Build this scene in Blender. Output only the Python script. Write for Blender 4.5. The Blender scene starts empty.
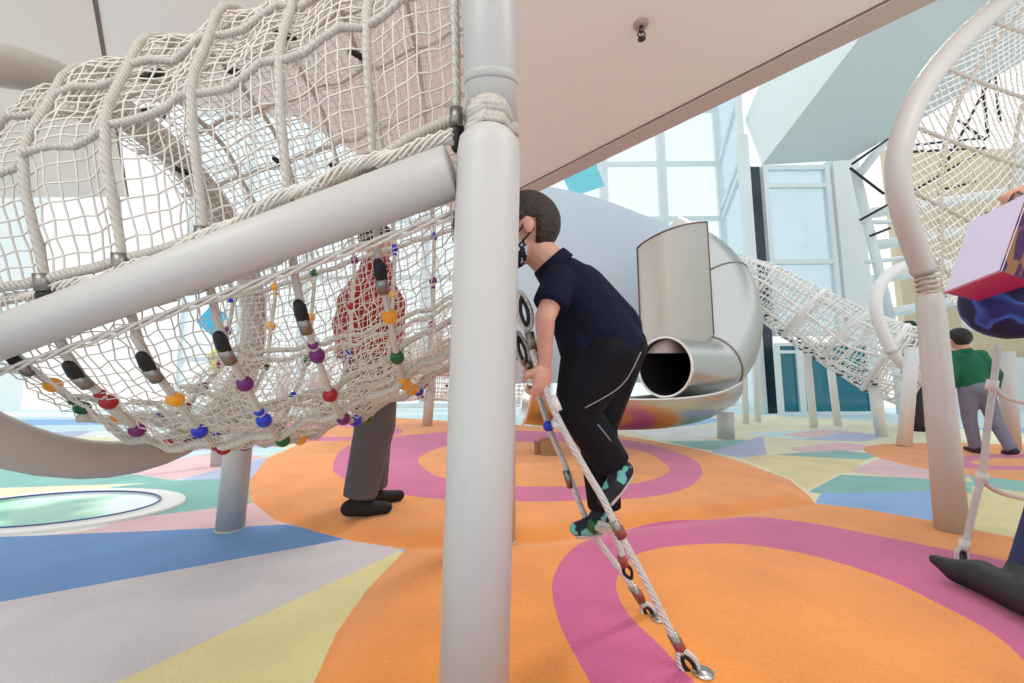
import bpy, math, random
import numpy as np
from mathutils import Vector, Matrix, Quaternion
random.seed(7)
rng = np.random.default_rng(7)
S = bpy.context.scene
COL = S.collection
V = Vector
PI = math.pi

# ------------------------------------------------------------------ camera
F_PX, CAM_H, PITCH, ROLL = 400.0, 0.75, math.radians(6.0), math.radians(0.4)
cam_d = bpy.data.cameras.new('camera'); cam = bpy.data.objects.new('camera', cam_d); COL.objects.link(cam)
cam_d.sensor_width = 36; cam_d.lens = F_PX / 1024 * 36; cam_d.clip_start = 0.02
cam.location = (0, 0, CAM_H)
RM = Matrix.Rotation(math.pi/2 + PITCH, 3, 'X') @ Matrix.Rotation(-ROLL, 3, 'Z')
cam.rotation_euler = RM.to_euler()
S.camera = cam
C0 = V((0, 0, CAM_H))

def ray(px, py):
    return RM @ V(((px - 512) / F_PX, (341.5 - py) / F_PX, -1.0))
def P(px, py, d):                      # point seen at a pixel, d metres along the view axis
    return C0 + ray(px, py) * d
def FZ(px, py, z=0.0):                 # point seen at a pixel on the height z
    r = ray(px, py); return C0 + r * ((z - CAM_H) / r.z)

# ------------------------------------------------------------------ materials
def s2l(c):
    return tuple(((v/255)/12.92 if v/255 <= .04045 else (((v/255)+.055)/1.055)**2.4) for v in c)
MATS = {}
def mat(name, rgb, rough=.6, metal=0, noise=0, nscale=30, bump=0, bscale=200, spec=None, emit=None, estr=0, trans=0):
    if name in MATS: return MATS[name]
    m = bpy.data.materials.new(name); m.use_nodes = True
    nt = m.node_tree; b = nt.nodes['Principled BSDF']
    c = s2l(rgb)
    b.inputs['Base Color'].default_value = (*c, 1)
    b.inputs['Roughness'].default_value = rough
    b.inputs['Metallic'].default_value = metal
    if spec is not None: b.inputs['Specular IOR Level'].default_value = spec
    if emit: b.inputs['Emission Color'].default_value = (*s2l(emit), 1); b.inputs['Emission Strength'].default_value = estr
    if trans: b.inputs['Transmission Weight'].default_value = trans
    tc = nt.nodes.new('ShaderNodeTexCoord')
    if noise:
        n = nt.nodes.new('ShaderNodeTexNoise'); n.inputs['Scale'].default_value = nscale; n.inputs['Detail'].default_value = 4
        nt.links.new(tc.outputs['Object'], n.inputs['Vector'])
        mx = nt.nodes.new('ShaderNodeMix'); mx.data_type = 'RGBA'
        mx.inputs['A'].default_value = (*[v*(1-noise) for v in c], 1)
        mx.inputs['B'].default_value = (*[min(1, v*(1+noise)) for v in c], 1)
        nt.links.new(n.outputs['Fac'], mx.inputs['Factor']); nt.links.new(mx.outputs['Result'], b.inputs['Base Color'])
    if bump:
        n = nt.nodes.new('ShaderNodeTexNoise'); n.inputs['Scale'].default_value = bscale; n.inputs['Detail'].default_value = 3
        nt.links.new(tc.outputs['Object'], n.inputs['Vector'])
        bp = nt.nodes.new('ShaderNodeBump'); bp.inputs['Strength'].default_value = bump; bp.inputs['Distance'].default_value = .02
        nt.links.new(n.outputs['Fac'], bp.inputs['Height']); nt.links.new(bp.outputs['Normal'], b.inputs['Normal'])
    MATS[name] = m
    return m

def glass(name, rgb, opac, refl=.12, rough=.0):
    if name in MATS: return MATS[name]
    m = bpy.data.materials.new(name); m.use_nodes = True
    nt = m.node_tree; nt.nodes.clear()
    out = nt.nodes.new('ShaderNodeOutputMaterial')
    tr = nt.nodes.new('ShaderNodeBsdfTransparent'); df = nt.nodes.new('ShaderNodeBsdfDiffuse'); gl = nt.nodes.new('ShaderNodeBsdfGlossy')
    c = s2l(rgb)
    tr.inputs['Color'].default_value = (*[min(1, .55+.5*v) for v in c], 1)
    df.inputs['Color'].default_value = (*c, 1); gl.inputs['Roughness'].default_value = rough
    m1 = nt.nodes.new('ShaderNodeMixShader'); m1.inputs['Fac'].default_value = opac
    m2 = nt.nodes.new('ShaderNodeMixShader'); m2.inputs['Fac'].default_value = refl
    nt.links.new(tr.outputs[0], m1.inputs[1]); nt.links.new(df.outputs[0], m1.inputs[2])
    nt.links.new(m1.outputs[0], m2.inputs[1]); nt.links.new(gl.outputs[0], m2.inputs[2])
    nt.links.new(m2.outputs[0], out.inputs['Surface'])
    MATS[name] = m
    return m

def rope_mat(name, rgb, scale=260):
    m = mat(name, rgb, rough=.75, noise=.12, nscale=60)
    nt = m.node_tree; b = nt.nodes['Principled BSDF']
    tc = nt.nodes.new('ShaderNodeTexCoord')
    w = nt.nodes.new('ShaderNodeTexWave'); w.inputs['Scale'].default_value = scale/6.0; w.bands_direction = 'DIAGONAL'
    nt.links.new(tc.outputs['Object'], w.inputs['Vector'])
    bp = nt.nodes.new('ShaderNodeBump'); bp.inputs['Strength'].default_value = .8; bp.inputs['Distance'].default_value = .004
    nt.links.new(w.outputs['Fac'], bp.inputs['Height']); nt.links.new(bp.outputs['Normal'], b.inputs['Normal'])
    return m

M_POST = mat('white_powder_coat', (200, 198, 194), rough=.38, noise=.02, nscale=8)
M_PLASTIC = mat('white_sleeve', (184, 184, 182), rough=.35)
M_GREYRING = mat('warm_grey_coat', (182, 174, 166), rough=.4)
M_NET = mat('net_cord', (226, 220, 210), rough=.8, noise=.06, nscale=40)
M_ROPE = rope_mat('white_rope', (210, 203, 193))
M_ROPE2 = rope_mat('ladder_rope', (226, 221, 218), 400)
M_BLACK = mat('black_rubber', (22, 20, 20), rough=.45)
M_STEEL = mat('brushed_steel', (205, 203, 198), rough=.3, metal=1, bump=.04, bscale=25)
M_ALU = mat('aluminium', (150, 146, 140), rough=.35, metal=.9)
M_TAPE = mat('red_brown_tape', (150, 70, 55), rough=.5)
M_CLAMP = mat('white_clamp', (225, 223, 220), rough=.4)
BEADC = {'red': (160, 22, 30), 'blue': (30, 52, 190), 'orange': (240, 160, 30), 'green': (14, 92, 48), 'purple': (110, 26, 104)}
M_BEAD = {k: mat(k + '_bead', v, rough=.3) for k, v in BEADC.items()}
M_FRAME = mat('window_frame_white', (222, 230, 232), rough=.5)
M_GLASS = glass('clear_glass', (235, 246, 250), .02, .04)
M_GLASSB = glass('blue_tint_glass', (220, 237, 243), .42, .06)
M_TEAL = glass('teal_tint_glass', (26, 116, 134), .93, .05)
M_SKIN = mat('skin', (214, 160, 138), rough=.5, noise=.05, nscale=30)

# ------------------------------------------------------------------ mesh builder
class MB:
    def __init__(s): s.v, s.f, s.m = [], [], []
    def add(s, vs, fs, mi=0):
        o = len(s.v); s.v += [tuple(v) for v in vs]; s.f += [tuple(i+o for i in f) for f in fs]; s.m += [mi]*len(fs)
    def box(s, c, size, rot=None, mi=0):
        c = V(c); hx, hy, hz = [x/2 for x in size]
        vs = [V((x*hx, y*hy, z*hz)) for x in (-1, 1) for y in (-1, 1) for z in (-1, 1)]
        if rot is not None: vs = [rot @ v for v in vs]
        s.add([v+c for v in vs], [(0,1,3,2),(4,6,7,5),(0,4,5,1),(2,3,7,6),(0,2,6,4),(1,5,7,3)], mi)
    def loft(s, rings, closed=False, caps=True, mi=0):
        n = len(rings[0]); vs = [v for r in rings for v in r]; fs = []
        k = len(rings)
        for i in range(k if closed else k-1):
            a, b = i*n, ((i+1) % k)*n
            for j in range(n):
                fs.append((a+j, a+(j+1) % n, b+(j+1) % n, b+j))
        if caps and not closed:
            fs.append(tuple(range(n-1, -1, -1))); fs.append(tuple((k-1)*n+j for j in range(n)))
        s.add(vs, fs, mi)
    def tube(s, pts, r, n=10, closed=False, caps=True, mi=0):
        pts = [V(p) for p in pts]; k = len(pts)
        rr = r if isinstance(r, (list, tuple)) else [r]*k
        T = []
        for i in range(k):
            a = pts[(i-1) % k] if (closed or i > 0) else pts[i]
            b = pts[(i+1) % k] if (closed or i < k-1) else pts[i]
            t = (b-a); T.append(t.normalized() if t.length > 1e-9 else V((0, 0, 1)))
        u = T[0].orthogonal().normalized()
        rings = []
        for i in range(k):
            if i > 0:
                q = T[i-1].rotation_difference(T[i]); u = q @ u
                u = (u - T[i]*u.dot(T[i])).normalized()
            w = T[i].cross(u)
            rings.append([pts[i] + (u*math.cos(2*PI*j/n) + w*math.sin(2*PI*j/n))*rr[i] for j in range(n)])
        s.loft(rings, closed, caps, mi)
    def ell(s, c, rad, rot=None, nu=16, nv=10, mi=0):
        c = V(c); rings = []
        for i in range(1, nv):
            ph = PI*i/nv - PI/2
            ring = []
            for j in range(nu):
                th = 2*PI*j/nu
                p = V((rad[0]*math.cos(ph)*math.cos(th), rad[1]*math.cos(ph)*math.sin(th), rad[2]*math.sin(ph)))
                ring.append(c + (rot @ p if rot is not None else p))
            rings.append(ring)
        s.loft(rings, mi=mi)
    def cap(s, a, b, ra, rb, n=12, mi=0):    # capsule with round ends
        a, b = V(a), V(b); d = (b-a).normalized() if (b-a).length > 1e-6 else V((0, 0, 1))
        pts, rr = [], []
        for k in range(5):
            an = PI/2*k/4; pts.append(a - d*ra*math.cos(an)); rr.append(max(ra*math.sin(an), ra*.05))
        for k in range(5):
            an = PI/2*k/4; pts.append(b + d*rb*math.sin(an)); rr.append(max(rb*math.cos(an), rb*.05))
        s.tube(pts, rr, n, mi=mi)
    def build(s, name, mats, parent=None, smooth=True, angle=None):
        me = bpy.data.meshes.new(name); me.from_pydata(s.v, [], s.f)
        for m in (mats if isinstance(mats, (list, tuple)) else [mats]): me.materials.append(m)
        if s.m and max(s.m): me.polygons.foreach_set('material_index', s.m)
        if smooth:
            me.polygons.foreach_set('use_smooth', [True]*len(me.polygons))
            if angle: me.set_sharp_from_angle(angle=math.radians(angle))
        me.update()
        return link(name, me, parent)

def link(name, me, parent=None):
    o = bpy.data.objects.new(name, me); COL.objects.link(o)
    if parent is not None:
        o.parent = parent
        w = WORLD.get(parent.name)
        if w is not None: o.matrix_parent_inverse = w.inverted()
    WORLD[o.name] = Matrix.Identity(4)
    return o
WORLD = {}
def thing(name, label, cat, loc=(0, 0, 0), group=None):
    o = bpy.data.objects.new(name, None); COL.objects.link(o); o.location = loc; o.empty_display_size = .1
    WORLD[o.name] = Matrix.Translation(V(loc))
    return tag(o, label, cat, group)
def tag(o, label, cat, group=None):
    o['label'] = label; o['category'] = cat
    if group: o['group'] = group
    return o
def struct(o): o['kind'] = 'structure'; return o

def crom(pts, n=6):                    # smooth curve through points
    pts = [V(p) for p in pts]; out = []
    for i in range(len(pts)-1):
        p0 = pts[max(i-1, 0)]; p1 = pts[i]; p2 = pts[i+1]; p3 = pts[min(i+2, len(pts)-1)]
        for k in range(n):
            t = k/n
            out.append(.5*((2*p1) + (p2-p0)*t + (2*p0-5*p1+4*p2-p3)*t*t + (3*p1-p0-3*p2+p3)*t**3))
    out.append(pts[-1]); return out

# ------------------------------------------------------------------ floor
def sdf(poly, X, Y):                   # signed distance, positive inside
    poly = np.array([(p[0], p[1]) for p in poly]); d = np.full(X.shape, 1e9); inside = np.zeros(X.shape, bool)
    n = len(poly)
    for i in range(n):
        a = poly[i]; b = poly[(i+1) % n]; e = b-a
        wx, wy = X-a[0], Y-a[1]
        t = np.clip((wx*e[0]+wy*e[1])/max(e@e, 1e-12), 0, 1)
        d = np.minimum(d, (wx-e[0]*t)**2+(wy-e[1]*t)**2)
        c = ((a[1] > Y) != (b[1] > Y))
        if abs(e[1]) > 1e-12: inside ^= c & (X < e[0]*(Y-a[1])/e[1]+a[0])
    d = np.sqrt(d)
    return np.where(inside, d, -d)
def sm2(pts, n=5):                     # smooth closed outline
    pts = [V((p[0], p[1], 0)) for p in pts]; out = []; k = len(pts)
    for i in range(k):
        p0, p1, p2, p3 = pts[i-1], pts[i], pts[(i+1) % k], pts[(i+2) % k]
        for j in range(n):
            t = j/n
            out.append(.5*((2*p1) + (p2-p0)*t + (2*p0-5*p1+4*p2-p3)*t*t + (3*p1-p0-3*p2+p3)*t**3))
    return out
def fl(pts, z=0): return [FZ(x, y, z) for x, y in pts]
def z2(pts): return [(600+x/2.33, 390+y/2.33) for x, y in pts]

ZM = .03
lobe_back = fl([(303,442),(266,458),(250,479),(250,499),(275,518),(321,531),(349,538),(381,543),(406,547),(450,546),(545,541),(620,528),(720,516),(815,502),
                (810,495),(789,478),(742,461),(700,449),(656,441),(615,434),(560,428),(500,424),(430,420),(400,418),(340,419),(270,424),(225,433),(245,441)], .012)
lobe_front = fl([(406,547),(367,587),(337,628),(312,683),(300,800),(420,1000),(800,1000),(1200,800),(1300,620),(1180,560),(1024,538),(943,521),(866,508),(815,502),(720,516),(620,528),(545,541),(450,546)], .012)
patch_right = sm2(fl([(864,450),(875,445),(926,443),(1000,444),(1100,452),(1250,490),(1130,496),(1024,481),(943,472),(883,459)]))
ringA_o = sm2(fl([(552,591),(557,570),(572,550),(600,534),(640,521),(690,515),(740,516),(806,523),(880,537),(950,551),(1008,563),(1100,600),(1190,680),(1150,780),(1000,850),(800,850),(680,790),(620,735),(588,680),(561,629)], ZM))
ringA_i = sm2(fl([(616,588),(622,570),(636,556),(660,549),(700,545),(742,545),(806,555),(879,577),(943,607),(1000,640),(1040,690),(1010,760),(900,790),(780,770),(700,690),(661,648),(628,615)], ZM))
def elp(cx, cy, rx, ry, z=ZM, n=28): return fl([(cx+rx*math.cos(2*PI*i/n), cy+ry*math.sin(2*PI*i/n)) for i in range(n)], z)
ringB_o = sm2(fl([(333,465),(349,446),(394,437),(452,432),(518,431),(570,433),(614,438),(652,445),(688,457),(702,470),(693,485),(664,495),(617,500),(515,502),(446,500),(398,494),(345,480)], ZM))
ringB_i = sm2(fl([(418,460),(430,452),(452,446),(520,442),(580,443),(617,447),(647,453),(669,468),(658,478),(626,485),(560,487),(500,486),(446,479),(427,471)], ZM))
ringC_o = elp(325, 432, 78, 9.5); ringC_i = elp(338, 432, 48, 5.2)
ringD_o = elp(1010, 462, 70, 8, 0); ringD_i = elp(1015, 462, 45, 4.2, 0)

CARPET = dict(orange=(232,143,58), pink=(198,84,136), lav=(200,192,196), blue=(74,130,190), yellow=(218,206,146), rose=(222,182,186),
              teal=(112,178,172), sky=(120,170,222), cream=(226,220,186), violet=(168,180,214), aqua=(192,220,226), white=(224,228,224))
REG = [   # later entries lie over earlier ones
  ('aqua', fl([(-500,400),(1500,400),(1500,425),(560,430),(-500,432)])),
  ('white', fl([(-500,404),(400,401),(1500,401),(1500,406),(600,409),(-500,410)])),  # far pale streaks: floor reflections put into the carpet colour
  ('white', fl([(-500,413),(300,412),(560,414),(300,416),(-500,419)])),
  ('sky', fl([(-500,421),(250,419),(400,421),(250,424),(-500,428)])),
  ('cream', fl([(-500,437),(240,437),(60,470),(-500,474)])),
  ('sky', fl([(-500,444),(30,446),(42,452),(0,463),(-500,460)])),
  ('cream', fl([(-300,452),(0,451),(50,464),(0,468),(-300,470)])),
  ('teal', fl([(-300,470),(0,467),(60,467),(180,479),(140,486),(0,491),(-300,505)])),
  ('cream', fl([(-300,500),(0,488),(150,483),(150,490),(0,500),(-300,520)])),
  ('teal', fl([(110,487),(180,480),(252,476),(252,505),(216,509),(120,522)])),
  ('rose', fl([(110,470),(215,453),(262,456),(245,470),(170,480)])),
  ('violet', fl([(215,470),(262,458),(310,452),(250,478),(180,480)])),
  ('rose', fl([(-200,560),(85,531),(133,518),(216,508),(252,503),(292,526),(200,535)])),
  ('blue', fl([(-400,560),(0,537),(151,531),(285,524.5),(352,538.5),(0,602),(-400,680)])),
  ('lav', fl([(-900,790),(0,602),(350,538.3),(408,547),(115,683),(-60,770),(-400,1000),(-900,1000)])),
  ('yellow', fl([(408,547),(370,590),(312,690),(300,900),(-300,950),(-60,770),(115,683)])),
  # right-hand side
  ('cream', fl([(560,418),(700,412),(860,420),(1100,440),(1100,470),(900,475),(815,500),(640,440)])),
  ('sky', fl([(600,419),(650,417),(740,419),(690,426),(620,428)])),
  ('white', fl([(620,428),(700,426),(735,432),(700,440),(660,440)])),
  ('teal', fl(z2([(150,120),(340,116),(300,145),(235,138)]))),
  ('violet', fl(z2([(255,145),(380,106),(388,150),(330,158)]))),
  ('aqua', fl(z2([(330,100),(560,90),(600,100),(470,116),(385,108)]))),
  ('rose', fl(z2([(420,104),(520,92),(620,100),(560,118)]))),
  ('violet', fl(z2([(470,116),(560,100),(680,104),(620,120)]))),
  ('cream', fl(z2([(388,110),(470,116),(400,148)]))),
  ('rose', fl(z2([(440,135),(560,122),(640,130),(600,142),(470,147)]))),
  ('teal', fl(z2([(400,150),(560,141),(655,150),(620,163),(480,158)]))),
  ('yellow', fl(z2([(330,160),(400,150),(620,163),(590,190),(550,197),(485,232),(440,205)]))),
  ('rose', fl(z2([(575,193),(655,158),(800,182),(800,212),(735,206),(590,192)]))),
  ('teal', fl(z2([(485,237),(560,197),(735,205),(810,212),(890,215),(1100,235),(1100,255),(800,236),(515,242)]))),
  ('sky', fl(z2([(500,264),(515,241),(800,235),(800,310),(620,278)]))),
  ('yellow', fl(z2([(868,222),(1100,252),(1300,420),(988,350),(860,322)]))),
  ('teal', fl(z2([(860,195),(988,207),(1200,225),(1200,250),(988,224),(868,216)]))),
  ('orange', patch_right), ('pink', ringD_o), ('orange', ringD_i),
]
REG_TOP = [('pink', ringA_o), ('orange', ringA_i), ('pink', ringB_o), ('orange', ringB_i), ('pink', ringC_o), ('orange', ringC_i)]

def heights(X, Y):
    def lobe(d): t = np.clip(d/.16, 0, 1); return .034*np.sin(t*PI/2)
    return np.maximum(lobe(sdf(lobe_back, X, Y)), lobe(sdf(lobe_front, X, Y)))
def hz(x, y): return float(heights(np.array([x]), np.array([y]))[0])

def make_floor():
    ys = -1.2 + np.exp(np.linspace(math.log(1.0), math.log(20.0), 400)) - 0
    ys = ys - ys[0] - .6
    us = np.linspace(-1.7, 1.7, 440)
    X = (ys[:, None]+1.9)*us[None, :]; Y = np.repeat(ys[:, None], len(us), 1)
    Z = heights(X, Y)
    nr, nc = X.shape
    co = np.stack([X, Y, Z], -1).reshape(-1, 3)
    idx = np.arange(nr*nc).reshape(nr, nc)
    faces = np.stack([idx[:-1, :-1], idx[:-1, 1:], idx[1:, 1:], idx[1:, :-1]], -1).reshape(-1, 4)
    me = bpy.data.meshes.new('floor')
    me.vertices.add(len(co)); me.vertices.foreach_set('co', co.ravel())
    me.loops.add(faces.size); me.loops.foreach_set('vertex_index', faces.ravel())
    me.polygons.add(len(faces)); me.polygons.foreach_set('loop_start', np.arange(0, faces.size, 4)); me.polygons.foreach_set('loop_total', np.full(len(faces), 4))
    me.update(); me.polygons.foreach_set('use_smooth', [True]*len(faces))
    m = bpy.data.materials.new('patterned_carpet'); m.use_nodes = True; nt = m.node_tree; b = nt.nodes['Principled BSDF']
    b.inputs['Roughness'].default_value = .95; b.inputs['Specular IOR Level'].default_value = .15
    b.inputs['Sheen Weight'].default_value = .35; b.inputs['Sheen Roughness'].default_value = .5
    tc = nt.nodes.new('ShaderNodeTexCoord')
    vo = nt.nodes.new('ShaderNodeTexVoronoi'); vo.inputs['Scale'].default_value = .55
    nt.links.new(tc.outputs['Object'], vo.inputs['Vector'])
    cr = nt.nodes.new('ShaderNodeValToRGB'); cr.color_ramp.interpolation = 'CONSTANT'
    pal = ['aqua', 'cream', 'sky', 'rose', 'white', 'violet', 'teal', 'yellow']
    els = cr.color_ramp.elements
    while len(els) < len(pal): els.new(.5)
    for i, k in enumerate(pal): els[i].position = i/len(pal); els[i].color = (*s2l(CARPET[k]), 1)
    sx = nt.nodes.new('ShaderNodeSeparateColor'); nt.links.new(vo.outputs['Color'], sx.inputs['Color'])
    nt.links.new(sx.outputs[0], cr.inputs['Fac'])
    cur = cr.outputs['Color']
    allreg = REG + [('orange', None)] + REG_TOP
    sd_l = sdf(lobe_back[:9]+lobe_front[1:14]+lobe_back[14:], X, Y)
    for k, (cname, poly) in enumerate(allreg):
        d = sd_l if poly is None else sdf(poly, X, Y)
        at = me.attributes.new('r%d' % k, 'FLOAT', 'POINT'); at.data.foreach_set('value', np.clip(d, -1, 1).astype(np.float32).ravel())
        an = nt.nodes.new('ShaderNodeAttribute'); an.attribute_name = 'r%d' % k
        mr = nt.nodes.new('ShaderNodeMapRange'); mr.inputs['From Min'].default_value = -.0015; mr.inputs['From Max'].default_value = .0015
        nt.links.new(an.outputs['Fac'], mr.inputs['Value'])
        mx = nt.nodes.new('ShaderNodeMix'); mx.data_type = 'RGBA'
        nt.links.new(mr.outputs['Result'], mx.inputs['Factor']); nt.links.new(cur, mx.inputs['A'])
        mx.inputs['B'].default_value = (*s2l(CARPET[cname]), 1); cur = mx.outputs['Result']
    n1 = nt.nodes.new('ShaderNodeTexNoise'); n1.inputs['Scale'].default_value = 3.5; n1.inputs['Detail'].default_value = 6
    n2 = nt.nodes.new('ShaderNodeTexNoise'); n2.inputs['Scale'].default_value = 160; n2.inputs['Detail'].default_value = 2
    for n in (n1, n2): nt.links.new(tc.outputs['Object'], n.inputs['Vector'])
    mr = nt.nodes.new('ShaderNodeMapRange'); mr.inputs['To Min'].default_value = .74; mr.inputs['To Max'].default_value = 1.2
    nt.links.new(n1.outputs['Fac'], mr.inputs['Value'])
    mr2 = nt.nodes.new('ShaderNodeMapRange'); mr2.inputs['To Min'].default_value = .82; mr2.inputs['To Max'].default_value = 1.18
    nt.links.new(n2.outputs['Fac'], mr2.inputs['Value'])
    mu = nt.nodes.new('ShaderNodeMath'); mu.operation = 'MULTIPLY'
    nt.links.new(mr.outputs['Result'], mu.inputs[0]); nt.links.new(mr2.outputs['Result'], mu.inputs[1])
    vm = nt.nodes.new('ShaderNodeVectorMath'); vm.operation = 'SCALE'
    nt.links.new(cur, vm.inputs[0]); nt.links.new(mu.outputs[0], vm.inputs['Scale'])
    nt.links.new(vm.outputs[0], b.inputs['Base Color'])
    bp = nt.nodes.new('ShaderNodeBump'); bp.inputs['Strength'].default_value = .35; bp.inputs['Distance'].default_value = .006
    nt.links.new(n2.outputs['Fac'], bp.inputs['Height']); nt.links.new(bp.outputs['Normal'], b.inputs['Normal'])
    me.materials.append(m)
    return struct(link('floor', me))
make_floor()

# ------------------------------------------------------------------ room shell
CZ = 3.1
M_CEIL = mat('ceiling_paint', (240, 242, 238), rough=.7, noise=.02, nscale=1.5)
M_CEILW = mat('ceiling_paint_white', (236, 232, 226), rough=.7)
M_FASCIA = mat('fascia_paint', (200, 190, 184), rough=.6)
M_SEAM = mat('seam_dark', (120, 108, 100), rough=.8)  # dark colour of the ceiling joints
def z_at(px, py, z): return FZ(px, py, z)
E1 = FZ(525, 186, CZ); E2 = FZ(888, 0, CZ); ed = (E2-E1).normalized()
Q1 = E1 - ed*1.2; Q2 = E2 + ed*6
S1 = FZ(95, 0, CZ); S2 = FZ(102, 42, CZ)
sd_ = (S2-S1).normalized()
mb = MB()
def prism(mbb, pts, z0, z1, mi=0):
    n = len(pts)
    mbb.add([V((p[0], p[1], z0)) for p in pts]+[V((p[0], p[1], z1)) for p in pts],
            [tuple(range(n-1, -1, -1)), tuple(range(n, 2*n))]+[(i, (i+1) % n, n+(i+1) % n, n+i) for i in range(n)], mi)
prism(mb, [V((-14, -4, 0)), V((Q2.x, -4, 0)), Q2, E1+ed*-1.2, V((-1.9, 3.3, 0)), V((-5, 2.75, 0)), V((-14, 2.2, 0))], CZ, CZ+.35)
struct(mb.build('ceiling', M_CEIL, smooth=False))
# seam between ceiling panels
mb = MB(); nrm = V((-sd_.y, sd_.x, 0))
a, b_ = S1-sd_*2.5, S2+sd_*3
prism(mb, [a-nrm*.012, b_-nrm*.012, b_+nrm*.012, a+nrm*.012], CZ-.004, CZ+.002)
struct(mb.build('trim_1', M_SEAM, smooth=False))
# whiter panels left of the seam
mb = MB(); w = V((-6, 0, 0))
prism(mb, [a+w, b_+w, b_-V((.012,0,0)), a-V((.012,0,0))], CZ-.003, CZ+.002)
struct(mb.build('trim_2', M_CEILW, smooth=False))
# fascia band along the edge of the slab
en = V((-ed.y, ed.x, 0)); en = en if en.x > 0 or en.y > 0 else -en
G2 = FZ(938, 0, CZ-.02); wid = abs((G2-E2).dot(en))
mb = MB(); prism(mb, [Q1, Q2, Q2+en*wid, Q1+en*wid], CZ-.02, CZ+.4)
struct(mb.build('trim_3', M_FASCIA, smooth=False))
mb = MB(); mb.tube([Q1+V((0,0,CZ-E1.z)), Q2+V((0,0,CZ-E2.z))], .012, 6)
struct(mb.build('trim_4', M_SEAM))

# window wall: far row, return, near row
def bay(idx, a, b, z0, z1, glassm, cross=(), fw=.10, name=None, posts=True):
    a = V(a); b = V(b); d = (b-a); L = d.length; d.normalize(); ang = math.atan2(d.y, d.x); rot = Matrix.Rotation(ang, 3, 'Z')
    mid = (a+b)/2; mb = MB()
    for e, sg in ((a, 1), (b, -1)):
        e = e + d*(fw*.5+.002)*sg; mb.box((e.x, e.y, (z0+z1)/2), (fw, .14, z1-z0), rot)
    for z in [z0+fw/2, z1-fw/2]+list(cross): mb.box((mid.x, mid.y, z), (L-2*fw, .12, fw), rot)
    o = struct(mb.build('window_%d' % idx, M_FRAME, smooth=False))
    gm = MB(); gm.box((mid.x, mid.y, (z0+z1)/2), (L-fw*.5, .015, z1-z0-fw*.5), rot)
    g = gm.build('window_glass', glassm, o, smooth=False)
    return o
FY = 13.0
zc = []
for py in (164, 219): zc.append(C0.z + ray(665, py).z*(FY/ray(665, py).y))
xs0 = (ray(663, 200)*(FY/ray(663, 200).y)).x
xc = (ray(722, 200)*(FY/ray(722, 200).y)).x
wi = 1
step = xc-xs0
for k in range(9):
    bay(wi, (xc-step*(k+1), FY, 0), (xc-step*k, FY, 0), 0.0, 12.0, M_GLASS, (zc[0], zc[1], zc[1]-(zc[0]-zc[1]), 1.6, zc[0]+(zc[0]-zc[1]), zc[0]+2*(zc[0]-zc[1])), .14); wi += 1
NY = 9.7
xn = (ray(753, 300)*(NY/ray(753, 300).y)).x
bay(wi, (xc, FY, 0), (xn, NY, 0), 0, 10.5, M_GLASSB, (zc[0], zc[1], 3.0, 1.6, 6.6), .16); wi += 1
def xat(px, Y, py=300): r = ray(px, py); return (r*(Y/r.y)).x
def zat(px, py, Y): r = ray(px, py); return CAM_H + r.z*(Y/r.y)
x2a, x2b = xat(771, NY), xat(840, NY)
xdr = xat(862, NY-.5)
bay(wi, (x2a, NY, 0), (x2b, NY, 0), zat(800,336,NY), zat(800,166,NY), M_GLASSB, (zat(800,186,NY), zat(800,262,NY)), .12); wi += 1
ND_ = NY-.5; zd = zat(800, 343, ND_)
bay(wi, (xat(771, ND_), ND_, 0), (xat(793, ND_), ND_, 0), 0.0, zd, M_TEAL, (zat(800, 352, ND_),), .07); wi += 1
bay(wi, (xat(793, ND_), ND_, 0), (xdr, ND_, 0), 0.0, zd, M_TEAL, (), .07); wi += 1
M_DARK = mat('dark_gasket_panel', (38, 52, 66), rough=.3)
M_WHITEP = mat('white_panel', (226, 232, 232), rough=.5)
mb = MB(); zt = zat(762, 168, NY); mb.box((xat(762, NY), NY-.02, zt/2), (.28, .1, zt)); struct(mb.build('trim_5', M_DARK, smooth=False))
mb = MB(); mb.box((xat(752, NY), NY-.05, 3.5), (.2, .2, 7.0)); struct(mb.build('trim_6', M_FRAME, smooth=False))
mb = MB(); mb.box((xat(856, NY), NY+.10, 3.2), (.66, .4, 6.4)); struct(mb.build('trim_7', M_WHITEP, smooth=False))
# wall to the right of the column: pale interior of the hall beyond
M_HALL = mat('beige_hall_wall', (222, 204, 172), rough=.8, noise=.12, nscale=2)
M_HALLW = mat('pale_wall', (214, 222, 222), rough=.7)
mb = MB(); mb.box((xat(1000, 12, 200)+1.0, 12.0, 4.0), (9.0, .2, 8.0)); struct(mb.build('wall_back', M_HALL, smooth=False))
mb = MB(); mb.box((15.8, 5, 4.0), (.2, 14, 8.0)); struct(mb.build('wall_right', M_HALLW, smooth=False))
mb = MB(); mb.box((xat(1000, 11.8, 200)+1.0, 11.6, .7), (9.0, .3, 1.4)); struct(mb.build('trim_8', M_WHITEP, smooth=False))
mb = MB(); mb.box((-15.9, 5, 4.0), (.2, 16, 8.0)); struct(mb.build('wall_left', M_HALLW, smooth=False))
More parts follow.
